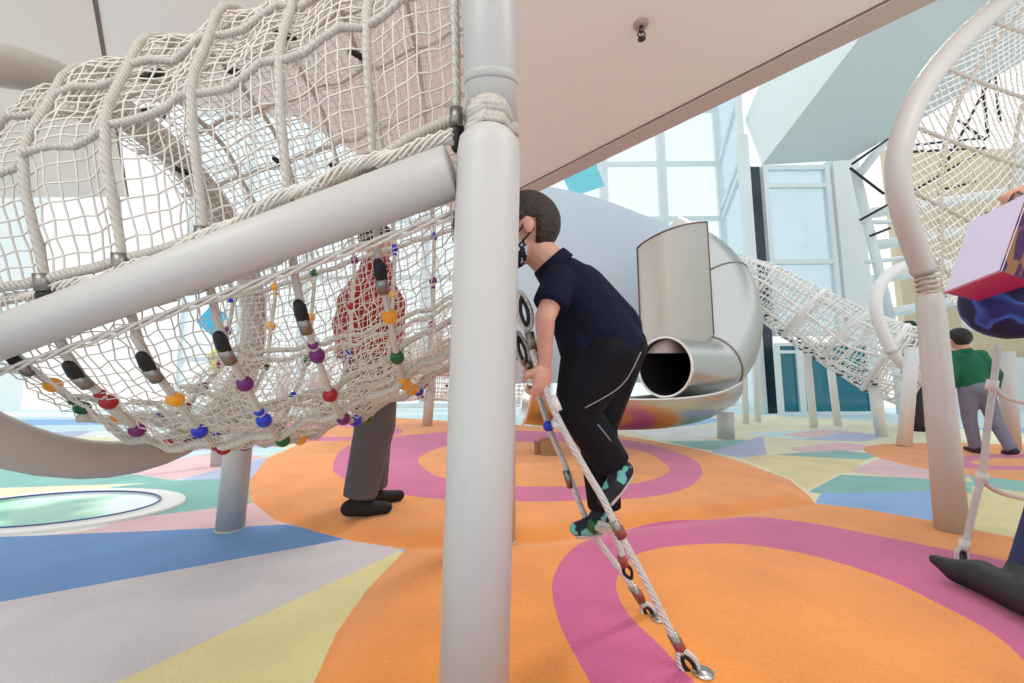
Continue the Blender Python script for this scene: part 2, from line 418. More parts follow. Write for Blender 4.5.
# big faceted bulkhead
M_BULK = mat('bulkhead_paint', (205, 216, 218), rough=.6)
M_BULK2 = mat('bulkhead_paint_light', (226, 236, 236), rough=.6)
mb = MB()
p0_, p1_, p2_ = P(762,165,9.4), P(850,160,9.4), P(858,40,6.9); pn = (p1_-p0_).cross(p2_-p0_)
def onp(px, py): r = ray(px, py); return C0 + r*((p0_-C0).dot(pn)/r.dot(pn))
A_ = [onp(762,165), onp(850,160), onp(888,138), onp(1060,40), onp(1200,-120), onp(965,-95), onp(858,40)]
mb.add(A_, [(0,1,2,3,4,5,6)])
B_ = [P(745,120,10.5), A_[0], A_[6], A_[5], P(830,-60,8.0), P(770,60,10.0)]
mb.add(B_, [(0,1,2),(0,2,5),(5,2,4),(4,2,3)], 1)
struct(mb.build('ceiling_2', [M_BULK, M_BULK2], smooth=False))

# hanging coloured panels by the window wall
def hang(label, pts, d, rgb, nm):
    mb = MB(); q = [P(x, y, d) for x, y in pts]; back = ray(*pts[0]).normalized()*.02
    n = len(q); mb.add(q+[p+back for p in q], [tuple(range(n)), tuple(range(2*n-1, n-1, -1))]+[(i, n+i, n+(i+1) % n, (i+1) % n) for i in range(n)])
    top = max(q, key=lambda p: p.z)
    o = mb.build('hanging_panel', mat(nm, rgb, rough=.4, emit=None), smooth=False); tag(o, label, 'panel')
    w = MB(); w.tube([top, V((top.x, top.y, top.z+1.2))], .006, 5); w.build('wire', M_ALU, o)
hang('cyan panel hanging in front of the window wall above the white ramp side', [(563,178),(596,164),(605,186),(572,197)], 9.0, (120,208,220), 'cyan_panel')
hang('light blue panel seen through the net under the white rail', [(196,322),(212,304),(228,316),(214,338)], 7.5, (70,190,232), 'blue_panel')
hang('yellow panel seen through the net under the white rail', [(206,356),(218,346),(226,362),(214,376)], 6.5, (238,232,110), 'yellow_panel')

# ------------------------------------------------------------------ nets
def net_into(mb, fn, nu, nv, r, closed_v=False, sub=1, sides=4, wob=.004, du=True):
    """fn(u,v)->Vector; strands along u and along v"""
    cache = {}
    def g(i, j):
        key = (i, j % nv if closed_v else j)
        if key not in cache:
            p = fn(i/nu, key[1]/nv)
            cache[key] = p + V(rng.normal(0, wob, 3))
        return cache[key]
    nvv = nv if closed_v else nv+1
    for j in range(nvv): mb.tube([g(i, j) for i in range(nu+1)], r, sides, caps=False)
    for i in range(nu+1):
        pts = [g(i, j) for j in range(nvv)]
        mb.tube(pts, r, sides, closed=closed_v, caps=False)

# main tunnel ---------------------------------------------------------------
CL, CR = V((-1.46, 1.48, 1.18)), V((-.05, 1.42, 1.65))
AL, BL_, AR, BR_ = .60, .62, .67, .74
axis = (CR-CL).normalized(); near = V((0, -1, 0)); upv = V((-.11, 0, 1)).normalized()
def tun(s, t, k=.94):
    th = 2*PI*t                                # 0 = near side, pi/2 = top
    c = CL.lerp(CR, s); a = AL+(AR-AL)*s; b = BL_+(BR_-BL_)*s
    up = upv.lerp(V((0, 0, 1)), s)
    sg = 4*s*(1-s)
    if math.sin(th) > 0: b *= .96-.06*s
    tp_ = min(1, s/.22); k *= .91+.09*tp_*tp_*(3-2*tp_)
    a *= 1-.05*sg
    p = c + near*(a*k*math.cos(th)) + up*(b*k*math.sin(th))
    p.z -= .20*sg*max(0, -math.sin(th))
    p.z -= .05*sg*max(0, math.sin(th))
    # slack between the thick ropes
    p += (near*math.cos(th)+up*math.sin(th))*(.012*math.cos(8*2*PI*s)+.010*math.cos(10*th))
    return p
RT = thing('net_climbing_tunnel', 'white rope net tunnel with coloured beads hung from the sloping white rail at left', 'climbing net', (-.9, 1.5, 0))
# side ring at the left and hoop at the post
def ringpts(c, a, b, up, n=48): return [c + near*(a*math.cos(2*PI*i/n)) + up*(b*math.sin(2*PI*i/n)) for i in range(n)]
mb = MB(); mb.tube(ringpts(CL+V((.03, 0, -.03)), AL+.11, BL_+.035, upv), .060, 16, closed=True); mb.build('end_ring', M_GREYRING, RT)
# right hoop: from the near post joint up and over to the far post, and the lower arc
TJ = P(490, 108, .80); PX = TJ.x
thj = math.asin(max(-1, min(1, (TJ.z-CR.z)/BR_)))
up1 = [V((PX, CR.y-AR*math.cos(thj+(PI-2*thj)*i/30), CR.z+BR_*math.sin(thj+(PI-2*thj)*i/30))) for i in range(31)]
mb = MB(); mb.tube(up1, .0575, 20)
mb.build('upper_hoop', M_PLASTIC, RT)
lo1 = [V((PX, CR.y-AR*math.cos(thj-(PI+2*thj)*i/30), CR.z+BR_*math.sin(thj-(PI+2*thj)*i/30))) for i in range(31)]
mb = MB(); mb.tube(lo1, .045, 16); mb.build('lower_hoop', M_POST, RT)
# hoop seam collar
def seam(p, dirv, r, nm, par, m=None, h=.004):
    mb = MB(); d = dirv.normalized(); mb.tube([p-d*h, p-d*h*.6, p+d*h*.6, p+d*h], [r*.96, r, r, r*.96], 24); return mb.build(nm, m or M_PLASTIC, par)
dj = (up1[1]-up1[0]).normalized()
k_ = 1
seam(up1[k_], up1[k_+1]-up1[k_-1], .0595, 'collar', RT, M_PLASTIC, .01)
seam(up1[0]+dj*.006, dj, .061, 'collar', RT, M_PLASTIC, .012)
# near post with rope lashing at its neck
def post(top, base, r, label, cat='post', group=None, neck=None, m=None, nm='support_post'):
    top, base = V(top), V(base)
    o = thing(nm, label, cat, base, group)
    d = (top-base); mb = MB()
    if neck:
        pts = [base, base+d*.5, top-d.normalized()*.05, top-d.normalized()*.02, top-d.normalized()*.002, top]
        mb.tube(pts, [r, r*.96, r*.93, r*.88, r*.66, r*.6], 28)
    else: mb.tube([base, top], r, 24)
    mb.build('shaft', m or M_POST, o)
    f = MB(); f.tube([base-d.normalized()*.002, base+d.normalized()*.006], r*1.05, 24); f.build('foot_ring', M_POST if m is None else m, o)
    return o
neckp = P(489.5, 133, .80)
bfoot = P(474.5, 683, .765); dd_ = (bfoot-neckp); kk = (0-neckp.z)/dd_.z
base_m = neckp + dd_*kk; base_m.z = hz(base_m.x, base_m.y)
post(neckp, base_m, .068, 'thick white round post in the foreground holding up the net tunnel', neck=True)
# lashing rope between post and hoop
mb = MB()
for i in range(26):
    pass
hel = [neckp.lerp(TJ, t/60*1.0) + V((math.cos(t*.9), math.sin(t*.9), 0))*(.040+.003*math.sin(t*.2)) for t in range(61)]
mb.tube([neckp-V((0,0,.01)), TJ+V((0,0,.01))], .034, 14); mb.tube(hel, .0065, 7); mb.build('lashing', M_ROPE, RT)
# far post of that hoop
fbase = FZ(503.5, 537, .03); fbase.z = hz(fbase.x, fbase.y)
post(V((PX+.0, CR.y+AR*math.cos(thj), TJ.z-.02)), fbase, .0575, 'white post standing behind the thick foreground post')
# rail
R1 = P(452, 172, .80); R0 = P(0, 338, .99); rd = (R0-R1); R2 = R0 + rd*.22
mb = MB(); mb.tube([R1, R0, R2], .052, 24)
RAIL = mb.build('side_rail', M_POST, RT)
# net
NETS = MB()
net_into(NETS, lambda u, v: tun(min(1, max(0, u)), -.085+.60*v), 54, 70, .0022, wob=.0022)
net_into(NETS, lambda u, v: tun(u, .515+.40*v), 58, 60, .0017, wob=.0042)
NETS.build('net', M_NET, RT)
# thick ropes
mb = MB()
for t in (0, .06, .13, .2, .27, .34, .42, .5, .58, .66, .74, .80, .94):
    mb.tube([tun(s/30, t, .95)+V(rng.normal(0, .003, 3)) for s in range(31)], .0085 if t < .5 else .0125, 8)
mb.build('lengthwise_rope', M_ROPE, RT)
HOOPS = [.05+.145*i for i in range(7)]
for s in HOOPS:
    mb = MB(); mb.tube([tun(min(1, max(0, s + (.03*math.cos(2*PI*i/60)))), i/60, .955) for i in range(60)], .0095, 8, closed=True)
    mb.build('hoop_rope', M_ROPE, RT)
# second twisted net hem laid along the top of the rail
mb = MB()
for q in range(7):
    pts = []
    for i in range(60):
        s = i/59; p = R1.lerp(R2, s) + V((0, .005, .075 + .02*math.sin(s*9)))
        ph = s*70 + q*.9
        pts.append(p + V((.0, math.cos(ph), math.sin(ph)))*(.012+.006*math.sin(s*23+q)))
    mb.tube(pts, .0032, 5)
mb.build('net_hem', M_NET, RT)
mb = MB()
for q in range(3):
    pts = []
    for i in range(50):
        s = i/49; p = R1.lerp(R2, s) + V((0, .03, -.075)); ph = s*40+q*2.1
        pts.append(p + V((0, math.cos(ph), math.sin(ph)))*.007)
    mb.tube(pts, .004, 5)
mb.build('net_hem', M_NET, RT)
# connectors: black thimble and grey ferrule above and below the rail at each hoop rope
def hoop_pt(s, t, k=.955): return tun(min(1, max(0, s+.03*math.cos(2*PI*t))), t, k)
for s in HOOPS:
    for (t0, t1, t2) in ((.893, .885, .874), (.925, .934, .945)):
        a = hoop_pt(s, t0, .97); b = hoop_pt(s, t1, .97); c = hoop_pt(s, t2, .965)
        mb = MB(); mb.cap(a, a.lerp(b, .75), .013, .016, 10); mb.cap(a.lerp(b, .1)+V((.012,0,0)), b+V((.012,0,0)), .006, .006, 6)
        mb.build('thimble', M_BLACK, RT)
        mb = MB(); mb.tube([b, b.lerp(c, .8)], .0155, 12); mb.build('ferrule', M_ALU, RT)
# black shackles up high
for s, t in ((.22,.17),(.35,.21),(.5,.19),(.62,.24),(.8,.15),(.9,.12),(.3,.33),(.45,.36),(.6,.38),(.75,.40),(.12,.22),(.05,.3)):
    a = tun(s, t, .93); b = tun(s+.02, t+.012, .93)
    mb = MB(); mb.cap(a, b, .011, .013, 9); mb.build('shackle', M_BLACK, RT)
# second net layer lying on the bottom of the tunnel
mb = MB(); net_into(mb, lambda u, v: tun(.02+.96*u, .60+.18*v, .86), 54, 26, .0017, wob=.006); mb.build('floor_net', M_NET, RT)
mb = MB()
for t in (.60, .67, .745, .815): mb.tube([tun(i/30, t, .865)+V(rng.normal(0, .003, 3)) for i in range(31)], .010, 8)
mb.build('floor_rope', M_ROPE, RT)
# beads
cyc = ['orange', 'blue', 'purple', 'green', 'red', 'blue', 'orange', 'purple', 'green', 'orange', 'red']
ci = 0; nb = 0
for hi, s in enumerate(HOOPS):
    for bi, t in enumerate((.858, .825, .792, .76, .725, .69, .65, .60, .55, .50)):
        if nb >= 88: break
        a = hoop_pt(s, t, .955); b = hoop_pt(s, t+.004, .955); d = (b-a).normalized()
        q = d.to_track_quat('Z', 'Y').to_matrix()
        mb = MB(); mb.ell(a, (.021, .021, .023), q, 14, 9)
        if (hi+bi) % 3 == 1: mb.ell(a+d*.036, (.014, .014, .012), q, 10, 7)
        mb.build('bead', M_BEAD[cyc[(hi*4+bi*3+hi//2) % len(cyc)]], RT); nb += 1

# posts under the tunnel and behind
def ground_post(px, py, top_px, top_py, r, label, **kw):
    b = FZ(px, py, 0); b.z = hz(b.x, b.y)
    t = ray(top_px, top_py); k = b.y/t.y; top = C0 + t*k; 
    return post(top, b, r, label, **kw)
ground_post(230, 529, 243, 400, .066, 'white post with a cast shadow on the blue carpet under the net tunnel')
ground_post(218, 466, 222, 380, .06, 'short pale post just behind the post on the blue carpet')
ground_post(280, 446, 284, 360, .07, 'small white post at left on the edge of the far orange carpet')

# ------------------------------------------------------------------ floor window
c = FZ(48, 510, 0); rx, ry = .76, .46
OW = thing('floor_window', 'oval glass floor window with a white rim set in the carpet at left', 'floor window', (c.x, c.y, 0))
def oval(k, z, n=56): return [V((c.x+rx*k*math.cos(2*PI*i/n), c.y+ry*k*math.sin(2*PI*i/n), z)) for i in range(n)]
mb = MB(); mb.loft([oval(1, -.01), oval(1, .012), oval(.985, .016), oval(.8, .016), oval(.79, .008), oval(.79, -.01)], caps=False); mb.build('rim', mat('oval_rim', (226, 226, 222), rough=.35), OW)
def reflection_glass():  # teal, green and white reflections painted into the glass colour
    m = mat('oval_glass', (150, 215, 200), rough=.06, spec=.8)
    nt = m.node_tree; b = nt.nodes['Principled BSDF']; tc = nt.nodes.new('ShaderNodeTexCoord')
    n = nt.nodes.new('ShaderNodeTexNoise'); n.inputs['Scale'].default_value = 2.3; n.inputs['Detail'].default_value = 1
    nt.links.new(tc.outputs['Object'], n.inputs['Vector'])
    cr = nt.nodes.new('ShaderNodeValToRGB'); e = cr.color_ramp.elements
    e[0].position = .36; e[0].color = (*s2l((40, 160, 130)), 1); e[1].position = .6; e[1].color = (*s2l((222, 240, 244)), 1)
    x = e.new(.47); x.color = (*s2l((150, 224, 180)), 1)
    nt.links.new(n.outputs['Fac'], cr.inputs['Fac']); nt.links.new(cr.outputs['Color'], b.inputs['Base Color'])
    return m
mb = MB(); o_ = oval(.8, .009); mb.add(o_, [tuple(range(len(o_)))]); mb.build('glass', reflection_glass(), OW)
mb = MB(); mb.tube(oval(.8, .017), .006, 6, closed=True); mb.build('inner_bead', mat('blue_gasket', (60, 90, 150), rough=.4), OW)

# ------------------------------------------------------------------ sprinkler
sp = FZ(641, 24, CZ)
SP = thing('fire_sprinkler', 'small chrome fire sprinkler on the pink ceiling', 'sprinkler', sp)
mb = MB(); mb.tube([sp, sp-V((0,0,.012)), sp-V((0,0,.02))], [.05, .046, .02], 20); mb.build('escutcheon', mat('sprinkler_plate', (170,150,146), rough=.4), SP)
mb = MB(); mb.tube([sp-V((0,0,.015)), sp-V((0,0,.06))], .014, 10)
for sx in (-1, 1): mb.tube(crom([sp+V((sx*.012,0,-.05)), sp+V((sx*.024,0,-.075)), sp+V((sx*.006,0,-.105))]), .005, 6)
mb.build('frame_arms', mat('dark_chrome', (90,80,80), rough=.25, metal=.9), SP)
mb = MB(); mb.tube([sp-V((0,0,.104)), sp-V((0,0,.109))], .026, 14); mb.build('deflector', mat('dark_chrome', (90,80,80)), SP)

# ------------------------------------------------------------------ white ramp wall and steel slide
RW = MB()
tops = [(505,182,8.1),(555,189,7.9),(590,197,7.8),(620,207,7.75),(655,221,7.7),(690,236,7.75),(716,248,7.9)]
tp = crom([P(*t) for t in tops], 4); fr, bk = [], []
rings = []
for p in tp:
    zb = .75
    prof = [V((p.x, p.y, zb)), V((p.x, p.y-.10, zb+.5)), V((p.x, p.y-.14, (zb+p.z)/2)), V((p.x, p.y-.09, p.z-.16)), V((p.x, p.y-.05, p.z)), V((p.x, p.y+.06, p.z)), V((p.x, p.y+.06, zb))]
    rings.append(prof)
RW.loft(rings)
tag(RW.build('ramp_panel', mat('ramp_white', (196, 210, 222), rough=.45), angle=40), 'large pale blue-white curved ramp side behind the steel slide', 'ramp')

SL = thing('tube_slide', 'shiny stainless steel spiral tube slide with a tall curved entry shield', 'slide', FZ(690, 440, 0))
# shield
mb = MB(); rings = []
for i in range(15):
    s = i/14; px = 637 + (707-637)*s
    top = 248 - 26*math.sin(s*PI*.5)**.8; d = 5.0 - .28*math.sin(s*PI)+.1*s
    a = P(px, top, d); b = P(px+3.5*s+2, 354, d); b = V((a.x, a.y, b.z)); mid_ = a.lerp(b, .5)
    off = V((0, .025, 0))
    rings.append([a, mid_, b, b+off, mid_+off, a+off])
mb.loft(rings); mb.build('shield', mat('shield_steel', (200,197,190), rough=.55, metal=.7), SL, angle=50)
mb = MB(); mb.tube([r[0]+V((0,-.005,0)) for r in rings], .010, 8); mb.tube([rings[-1][0], rings[-1][2]], .010, 8); mb.tube([rings[0][0], rings[0][2]], .010, 8)
mb.build('shield_edge', mat('edge_steel', (120,92,86), rough=.4, metal=.6), SL)
# tube
spine = crom([P(664,240,6.4), P(700,262,6.2), P(722,290,5.9), P(727,325,5.5), P(717,356,5.2), P(700,369,4.95), P(664,367,4.50)], 8)
nsp = len(spine)
def sweep(pts, r, n, a0=0, a1=2*PI, th=.012, upf=None):
    """open or closed pipe wall with thickness; angle measured from up in the plane across the path"""
    outer, inner = [], []
    for i, p in enumerate(pts):
        a = pts[max(i-1, 0)]; b = pts[min(i+1, len(pts)-1)]; t = (b-a).normalized()
        side = t.cross(V((0, 0, 1)))
        side = side.normalized() if side.length > .05 else V((1, 0, 0))
        w = side.cross(t).normalized(); rr = r(i) if callable(r) else r
        o, q = [], []
        for j in range(n+1):
            an = a0+(a1-a0)*j/n; dv = w*math.cos(an)+side*math.sin(an)
            o.append(p+dv*rr); q.append(p+dv*(rr-th))
        outer.append(o); inner.append(q)
    return outer, inner
def pipe_mesh(pts, r, n=28, a0=0, a1=2*PI, th=.012):
    o, q = sweep(pts, r, n, a0, a1, th); mb = MB()
    mb.loft([oo+qq[::-1] for oo, qq in zip(o, q)], caps=True); return mb
RS = lambda i: .42 - .085*max(0, (i-30)/18)
o_, q_ = sweep(spine, RS, 32)
mb = MB()
mb.loft([r[:-1] for r in o_], caps=False); mb.build('tube', M_STEEL, SL)
mb = MB(); mb.loft([r[:-1] for r in q_], caps=False); mb.build('tube_inside_shaded', mat('tube_inside_shaded', (46,44,44), rough=.6, metal=.3), SL)  # inner wall coloured dark to paint in the shade of the mouth
for k in (14, 36):
    mb = MB(); mb.tube([p for p in o_[k][:-1]], .014, 8, closed=True); mb.build('tube_flange', M_ALU, SL)
mb = MB(); mb.tube(o_[-1][:-1], .016, 8, closed=True); mb.build('mouth_rim', mat('rim_steel', (235,235,232), rough=.3, metal=.6), SL)
# open trough running left from the mouth
tr = crom([P(712,380,5.0), P(688,391,4.72), P(650,396,4.55), P(600,396,4.5), P(560,394,4.45), P(527,390,4.42)], 6)
mb = pipe_mesh(tr, .37, 22, PI*.52, PI*1.48); mb.build('trough', M_STEEL, SL, angle=50)
o_, q_ = sweep(tr, .37, 22, PI*.52, PI*1.48)
mb = MB(); mb.tube([r[0] for r in o_], .014, 8); mb.tube([r[-1] for r in o_], .014, 8); mb.tube(o_[-1], .014, 8); mb.build('trough_rim', mat('rim_steel', (235,235,232)), SL)
ground_post(726, 439, 725, 412, .105, 'stout white post under the steel tube slide')

# ------------------------------------------------------------------ generic net tunnels in the background
def path_tunnel(path, radii, nu, nv, r, up=V((0, 0, 1))):
    pts = [V(p) for p in path]
    def fn(u, v):
        x = u*(len(pts)-1); i = min(int(x), len(pts)-2); f = x-i
        c = pts[i].lerp(pts[i+1], f); t = (pts[min(i+2, len(pts)-1)]-pts[max(i-1, 0)]).normalized()
        side = t.cross(up).normalized(); w = side.cross(t).normalized()
        ra = radii[i]+(radii[i+1]-radii[i])*f
        an = 2*PI*v
        return c + side*(ra[0] if isinstance(ra, tuple) else ra)*math.cos(an) + w*ra*math.sin(an)
    mb = MB(); net_into(mb, fn, nu, nv, r, closed_v=True, wob=.008); return mb, fn
BR = thing('net_bridge', 'white net bridge sloping down from the slide top to a small hoop at right', 'climbing net', FZ(840, 425, 0))
bp_ = crom([P(722,274,6.9), P(760,288,6.7), P(800,312,6.4), P(845,338,6.0), P(885,358,5.6), P(912,367,5.45)], 4)
br_r = [.38+.16*i/(len(bp_)-1) for i in range(len(bp_))]
M_WNET = mat('brightened_net_cord', (246, 246, 242), rough=.8)  # net cord whitened, bright far light on the bridge put into the colour
M_FARW = mat('far_lit_white', (236, 236, 234), rough=.4)  # post white made lighter: the brighter, hazy far light is in the colour
mb, fnb = path_tunnel(bp_, br_r, 46, 30, .0085); mb.build('net', M_WNET, BR)
mb = MB()
for v in (.0, .12, .25, .38, .5, .62, .75, .88): mb.tube([fnb(i/20, v) for i in range(21)], .018, 7)
mb.build('lengthwise_rope', M_WNET, BR)
for u in (.0, .2, .42, .62, .8): 
    mb = MB(); mb.tube([fnb(u, i/24) for i in range(24)], .035 if u in (.42, .8) else .02, 8, closed=True); mb.build('hoop', M_FARW, BR)
mb = MB()
for k in range(60):
    p = fnb(.25+.6*rng.random(), .62+.26*rng.random()); mb.box(p, (.05, .04, .02))
st = mb.build('net_tie', M_BLACK, BR, smooth=False); st['kind'] = 'stuff'
for i, (px, py, tx, ty, lab) in enumerate([(814,428,806,345,'first slim white post under the middle of the net bridge'),(838,426,830,362,'second slim white post under the middle of the net bridge'),
      (789,414,786,345,'far thin white post left of the teal glass door'),(758,422,754,310,'white post beside the dark strip of the window wall'),(746,424,743,330,'white post right of the stout slide post')]):
    ground_post(px, py, tx, ty, .055 if i < 2 else .05, lab, m=M_FARW)
ground_post(882, 437, 874, 385, .065, 'white post under the low end of the net bridge', m=M_FARW)
# small hoop at the end of the bridge
SH = BR
b = FZ(904, 446, 0); tq = P(892, 350, 5.0)
mb = MB(); mb.tube([b, V((tq.x, b.y, tq.z))], .068, 18); mb.build('hoop_post', M_FARW, SH)
hp = crom([P(892,352,5.0), P(882,330,5.05), P(876,308,5.1), P(880,285,5.2), P(896,270,5.35), P(920,262,5.6), P(948,266,5.9), P(965,290,6.1), P(968,330,6.2)], 5)
mb = MB(); mb.tube(hp, .068, 14); mb.build('hoop_tube', M_FARW, SH)
mb = MB(); mb.tube(crom([P(892,352,5.0), P(903,365,5.05), P(925,380,5.2), P(950,385,5.5)], 5), .06, 12); mb.build('lower_tube', M_FARW, SH)

# far left hoop and net seen past the man's legs
FH = thing('far_hoop', 'far pink-lit hoop with netting on a post behind the man\'s legs', 'hoop', FZ(427, 428, 0))
b = FZ(427, 428, 0)
mb = MB(); tq = P(429, 374, 6.75); mb.tube([b, V((tq.x, b.y, tq.z))], .085, 14); mb.build('post', M_POST, FH)
mb = MB(); mb.tube(crom([P(404,396,6.6), P(415,386,6.7), P(425,376,6.75), P(432,355,6.8), P(440,330,6.9)], 5), .08, 12); mb.tube([P(428,373,6.75), P(470,373,6.9)], .06, 10); mb.build('hoop_tube', M_POST, FH)
fp = crom([P(372,372,6.9), P(420,372,7.2), P(470,374,7.4), P(545,376,7.4)], 4)
mb, fnf = path_tunnel(fp, [.5]*len(fp), 46, 32, .008); mb.build('net', M_NET, FH)
mb = MB()
for k in range(90): mb.box(fnf(rng.random(), rng.random()), (.045, .03, .035))
st = mb.build('net_tie', M_BLACK, FH, smooth=False); st['kind'] = 'stuff'
wb = FZ(548, 455, .03)
mb = MB(); mb.box((wb.x, wb.y, hz(wb.x, wb.y)+.08), (.16, .14, .16)); mb.box((wb.x-.11, wb.y+.05, hz(wb.x, wb.y)+.06), (.05, .1, .12))
tag(mb.build('wooden_block', mat('weathered_wood', (158,128,96), rough=.8, noise=.3, nscale=14), smooth=False), 'small weathered wooden block on the orange carpet behind the ladder', 'block')

# ------------------------------------------------------------------ large hoop at right with netting
RH = thing('net_hoop', 'large white curved hoop with netting on a leaning post at right', 'climbing net', FZ(950, 532, .02))
b = FZ(952, 531, .03); tb = P(929, 290, 2.06); 
b.z = hz(b.x, b.y)
mb = MB(); mb.tube([b, b.lerp(tb, .5), b.lerp(tb, .93), b.lerp(tb, .97), tb], [.062, .058, .055, .05, .036], 24); mb.build('post', M_POST, RH)
lash_a, lash_b = b.lerp(tb, .97), P(924, 268, 2.05)
mb = MB(); mb.tube([lash_a, lash_b], .034, 12); mb.tube([lash_a.lerp(lash_b, t/40)+V((math.cos(t*.9), math.sin(t*.9), 0))*.042 for t in range(41)], .008, 6); mb.build('lashing', M_ROPE, RH)
hoopc = crom([P(924,272,2.05), P(913,242,2.03), P(902,205,2.0), P(898,165,1.98), P(906,125,1.97), P(925,85,1.98), P(955,47,2.0), P(990,14,2.05), P(1030,-18,2.15), P(1090,-50,2.4), P(1150,-50,2.8)], 6)
mb = MB(); mb.tube(hoopc, .050, 20); mb.build('hoop_tube', M_POST, RH)
seam(hoopc[1], hoopc[2]-hoopc[0], .053, 'collar', RH, M_PLASTIC, .012)
far_c = crom([P(1010,325,2.6), P(1090,300,3.0), P(1125,230,3.2), P(1130,160,3.2), P(1130,100,3.1), P(1140,40,3.0), P(1160,-30,2.9)], 6)
def rnet(u, v):
    x = 1 + u*(len(hoopc)-17); i = min(int(x), len(hoopc)-2); p = hoopc[i].lerp(hoopc[i+1], x-i)
    y = u*(len(far_c)-1); j = min(int(y), len(far_c)-2); q = far_c[j].lerp(far_c[j+1], y-j)
    d = (q-p); p = p + d.normalized()*.085
    m = p.lerp(q, v); m.z -= .10*math.sin(PI*v)*(1-u); m += V((.10, .10, 0))*math.sin(PI*v)
    return m
mb = MB()
ND = 34
for fam in (1, -1):
    for c_ in range(-ND, 2*ND):
        pts = []
        for k_i in range(ND+1):
            v_ = k_i/ND; u_ = c_/ND + fam*v_*1.0
            if -1e-6 <= u_ <= 1+1e-6: pts.append(rnet(min(1, max(0, u_)), v_) + V(rng.normal(0, .0025, 3)))
        if len(pts) > 1: mb.tube(pts, .0040, 4, caps=False)
mb.build('net', mat('brightened_net_cord', (246, 246, 242), rough=.8), RH)
mb = MB()
for v in (.0, .10, .36, .75): mb.tube([rnet(i/30, v) for i in range(31)], .011, 8)
mb.build('border_rope', M_ROPE, RH)
for u in (.1, .31, .52, .72, .9):
    mb = MB(); x = 1+u*(len(hoopc)-17); i = int(x); st_ = hoopc[i]; e0 = rnet(u, 0)
    mb.tube([st_.lerp(e0, .5)]+[rnet(max(0, u-.08*k/10), k/10) for k in range(11)], .010, 8); mb.build('cross_rope', M_ROPE, RH)
    mb = MB(); mb.cap(st_.lerp(e0, .45), e0, .014, .012, 8); mb.build('shackle', M_BLACK, RH)
# lattice girders and cables of the hall beyond, seen through that net
TG = thing('roof_truss', 'dark cable bracing on a white steel mast behind the right-hand net', 'truss', FZ(880, 420, 0))
mb = MB()
for a, b2 in (((855,170),(893,330)),((858,176),(894,130))): mb.tube([P(*a, 9.2), P(*b2, 9.2)], .09, 8)
mb.tube([P(866,262,9.2), P(905,258,9.2)], .05, 6); mb.tube([P(862,222,9.2), P(900,222,9.2)], .05, 6); mb.tube([P(893,330,9.2), V((P(893,330,9.2).x, P(893,330,9.2).y, 0))], .09, 8)
mb.build('mast', M_FRAME, TG)
mb = MB()
for a, b2 in (((852,164),(898,132)),((850,168),(884,194)),((860,220),(900,198)),((915,145),(985,138)),((912,152),(985,148)),((915,190),(982,150)),((940,190),(975,182)),((958,120),(985,140)),((982,80),(988,138)),((994,70),(1000,122)),((940,175),(1000,60)),((870,236),(890,228))):
    mb.tube([P(*a, 9.0), P(*b2, 9.0)], .028, 5)
mb.build('cable', M_BLACK, TG)
# pale shop shelving / fascia in the hall beyond
mb = MB()
for k, (y0, y1) in enumerate(((205,213),(236,246),(268,280),(302,316))):
    a, b2 = P(872, y1, 11.0), P(1060, y0-20, 11.0); mb.tube([a, b2], .14, 6)
tag(mb.build('gallery_rail', M_WHITEP), 'pale sloping gallery rails in the hall behind the right-hand net', 'rail')

# ------------------------------------------------------------------ rope ladders
def thimble(mb, c, d, n, L, w, r):     # teardrop loop
    d = d.normalized(); n = (n - d*n.dot(d)).normalized(); pts = []
    for i in range(20):
        a = 2*PI*i/20; x = math.cos(a); y = math.sin(a)*(1-.45*max(0, x))
        pts.append(c + d*(x*L) + n*(y*w))
    mb.tube(pts, r, 6, closed=True)
    return pts
LD = thing('rope_ladder', 'white rope ladder the boy in navy is climbing, anchored on the orange carpet', 'rope ladder', FZ(690, 668, .03))
def dep(y): return 1.00 + (1.12-1.00)*min(1, max(0, (680-y)/380))
def depf(y): return 1.24 + (1.34-1.24)*min(1, max(0, (622-y)/290))
nearp = [P(x, y, dep(y)) for x, y in [(684,656),(672,634),(644,578),(619,532),(603,499),(584,467),(557,417),(543,382),(532,350)]]
farp = [P(x, y, depf(y)) for x, y in [(644,606),(632,586),(600,543),(584,514),(566,467),(552,435),(540,400),(529,365)]]
for pts in (nearp, farp):
    mb = MB(); mb.tube(crom(pts, 5), .0095, 10); mb.build('side_rope', M_ROPE2, LD)
LOOKN = V((1, .3, 0))
def ends(px1, px2, d1, d2, w):
    a, b = P(*px1, d1), P(*px2, d2); d = b-a
    mb = MB(); thimble(mb, a.lerp(b, .5), d, d.cross(V((0, 1, .1))), d.length*.5, w, .007); mb.build('rope_eye', M_ROPE2, LD)
    mb = MB(); thimble(mb, a.lerp(b, .5), d, d.cross(V((0, 1, .1))), d.length*.36, w*.6, .007); mb.build('thimble', M_BLACK, LD)
ends((680,652),(699,680), 1.005, .998, .020); ends((643,604),(655,622), 1.25, 1.245, .018)
ends((528,330),(520,292), 1.13, 1.13, .019); ends((527,367),(517,332), 1.34, 1.34, .019)
for (px, py), (qx, qy), dd in (((672,634),(682,652), dep(640)), ((632,586),(642,602), depf(590)), ((613,521),(622,537), dep(530)), ((533,352),(529,332), 1.125), ((530,370),(527,362), 1.33)):
    mb = MB(); mb.tube([P(px, py, dd), P(qx, qy, dd)], .0135, 12); mb.build('ferrule', M_ALU, LD)
for (px, py), (qx, qy), dd in (((676,640),(681,650), dep(640)), ((637,592),(641,599), depf(590)), ((618,528),(622,536), dep(530))):
    mb = MB(); mb.tube([P(px, py, dd), P(qx, qy, dd)], .0142, 12); mb.build('tape', M_TAPE, LD)
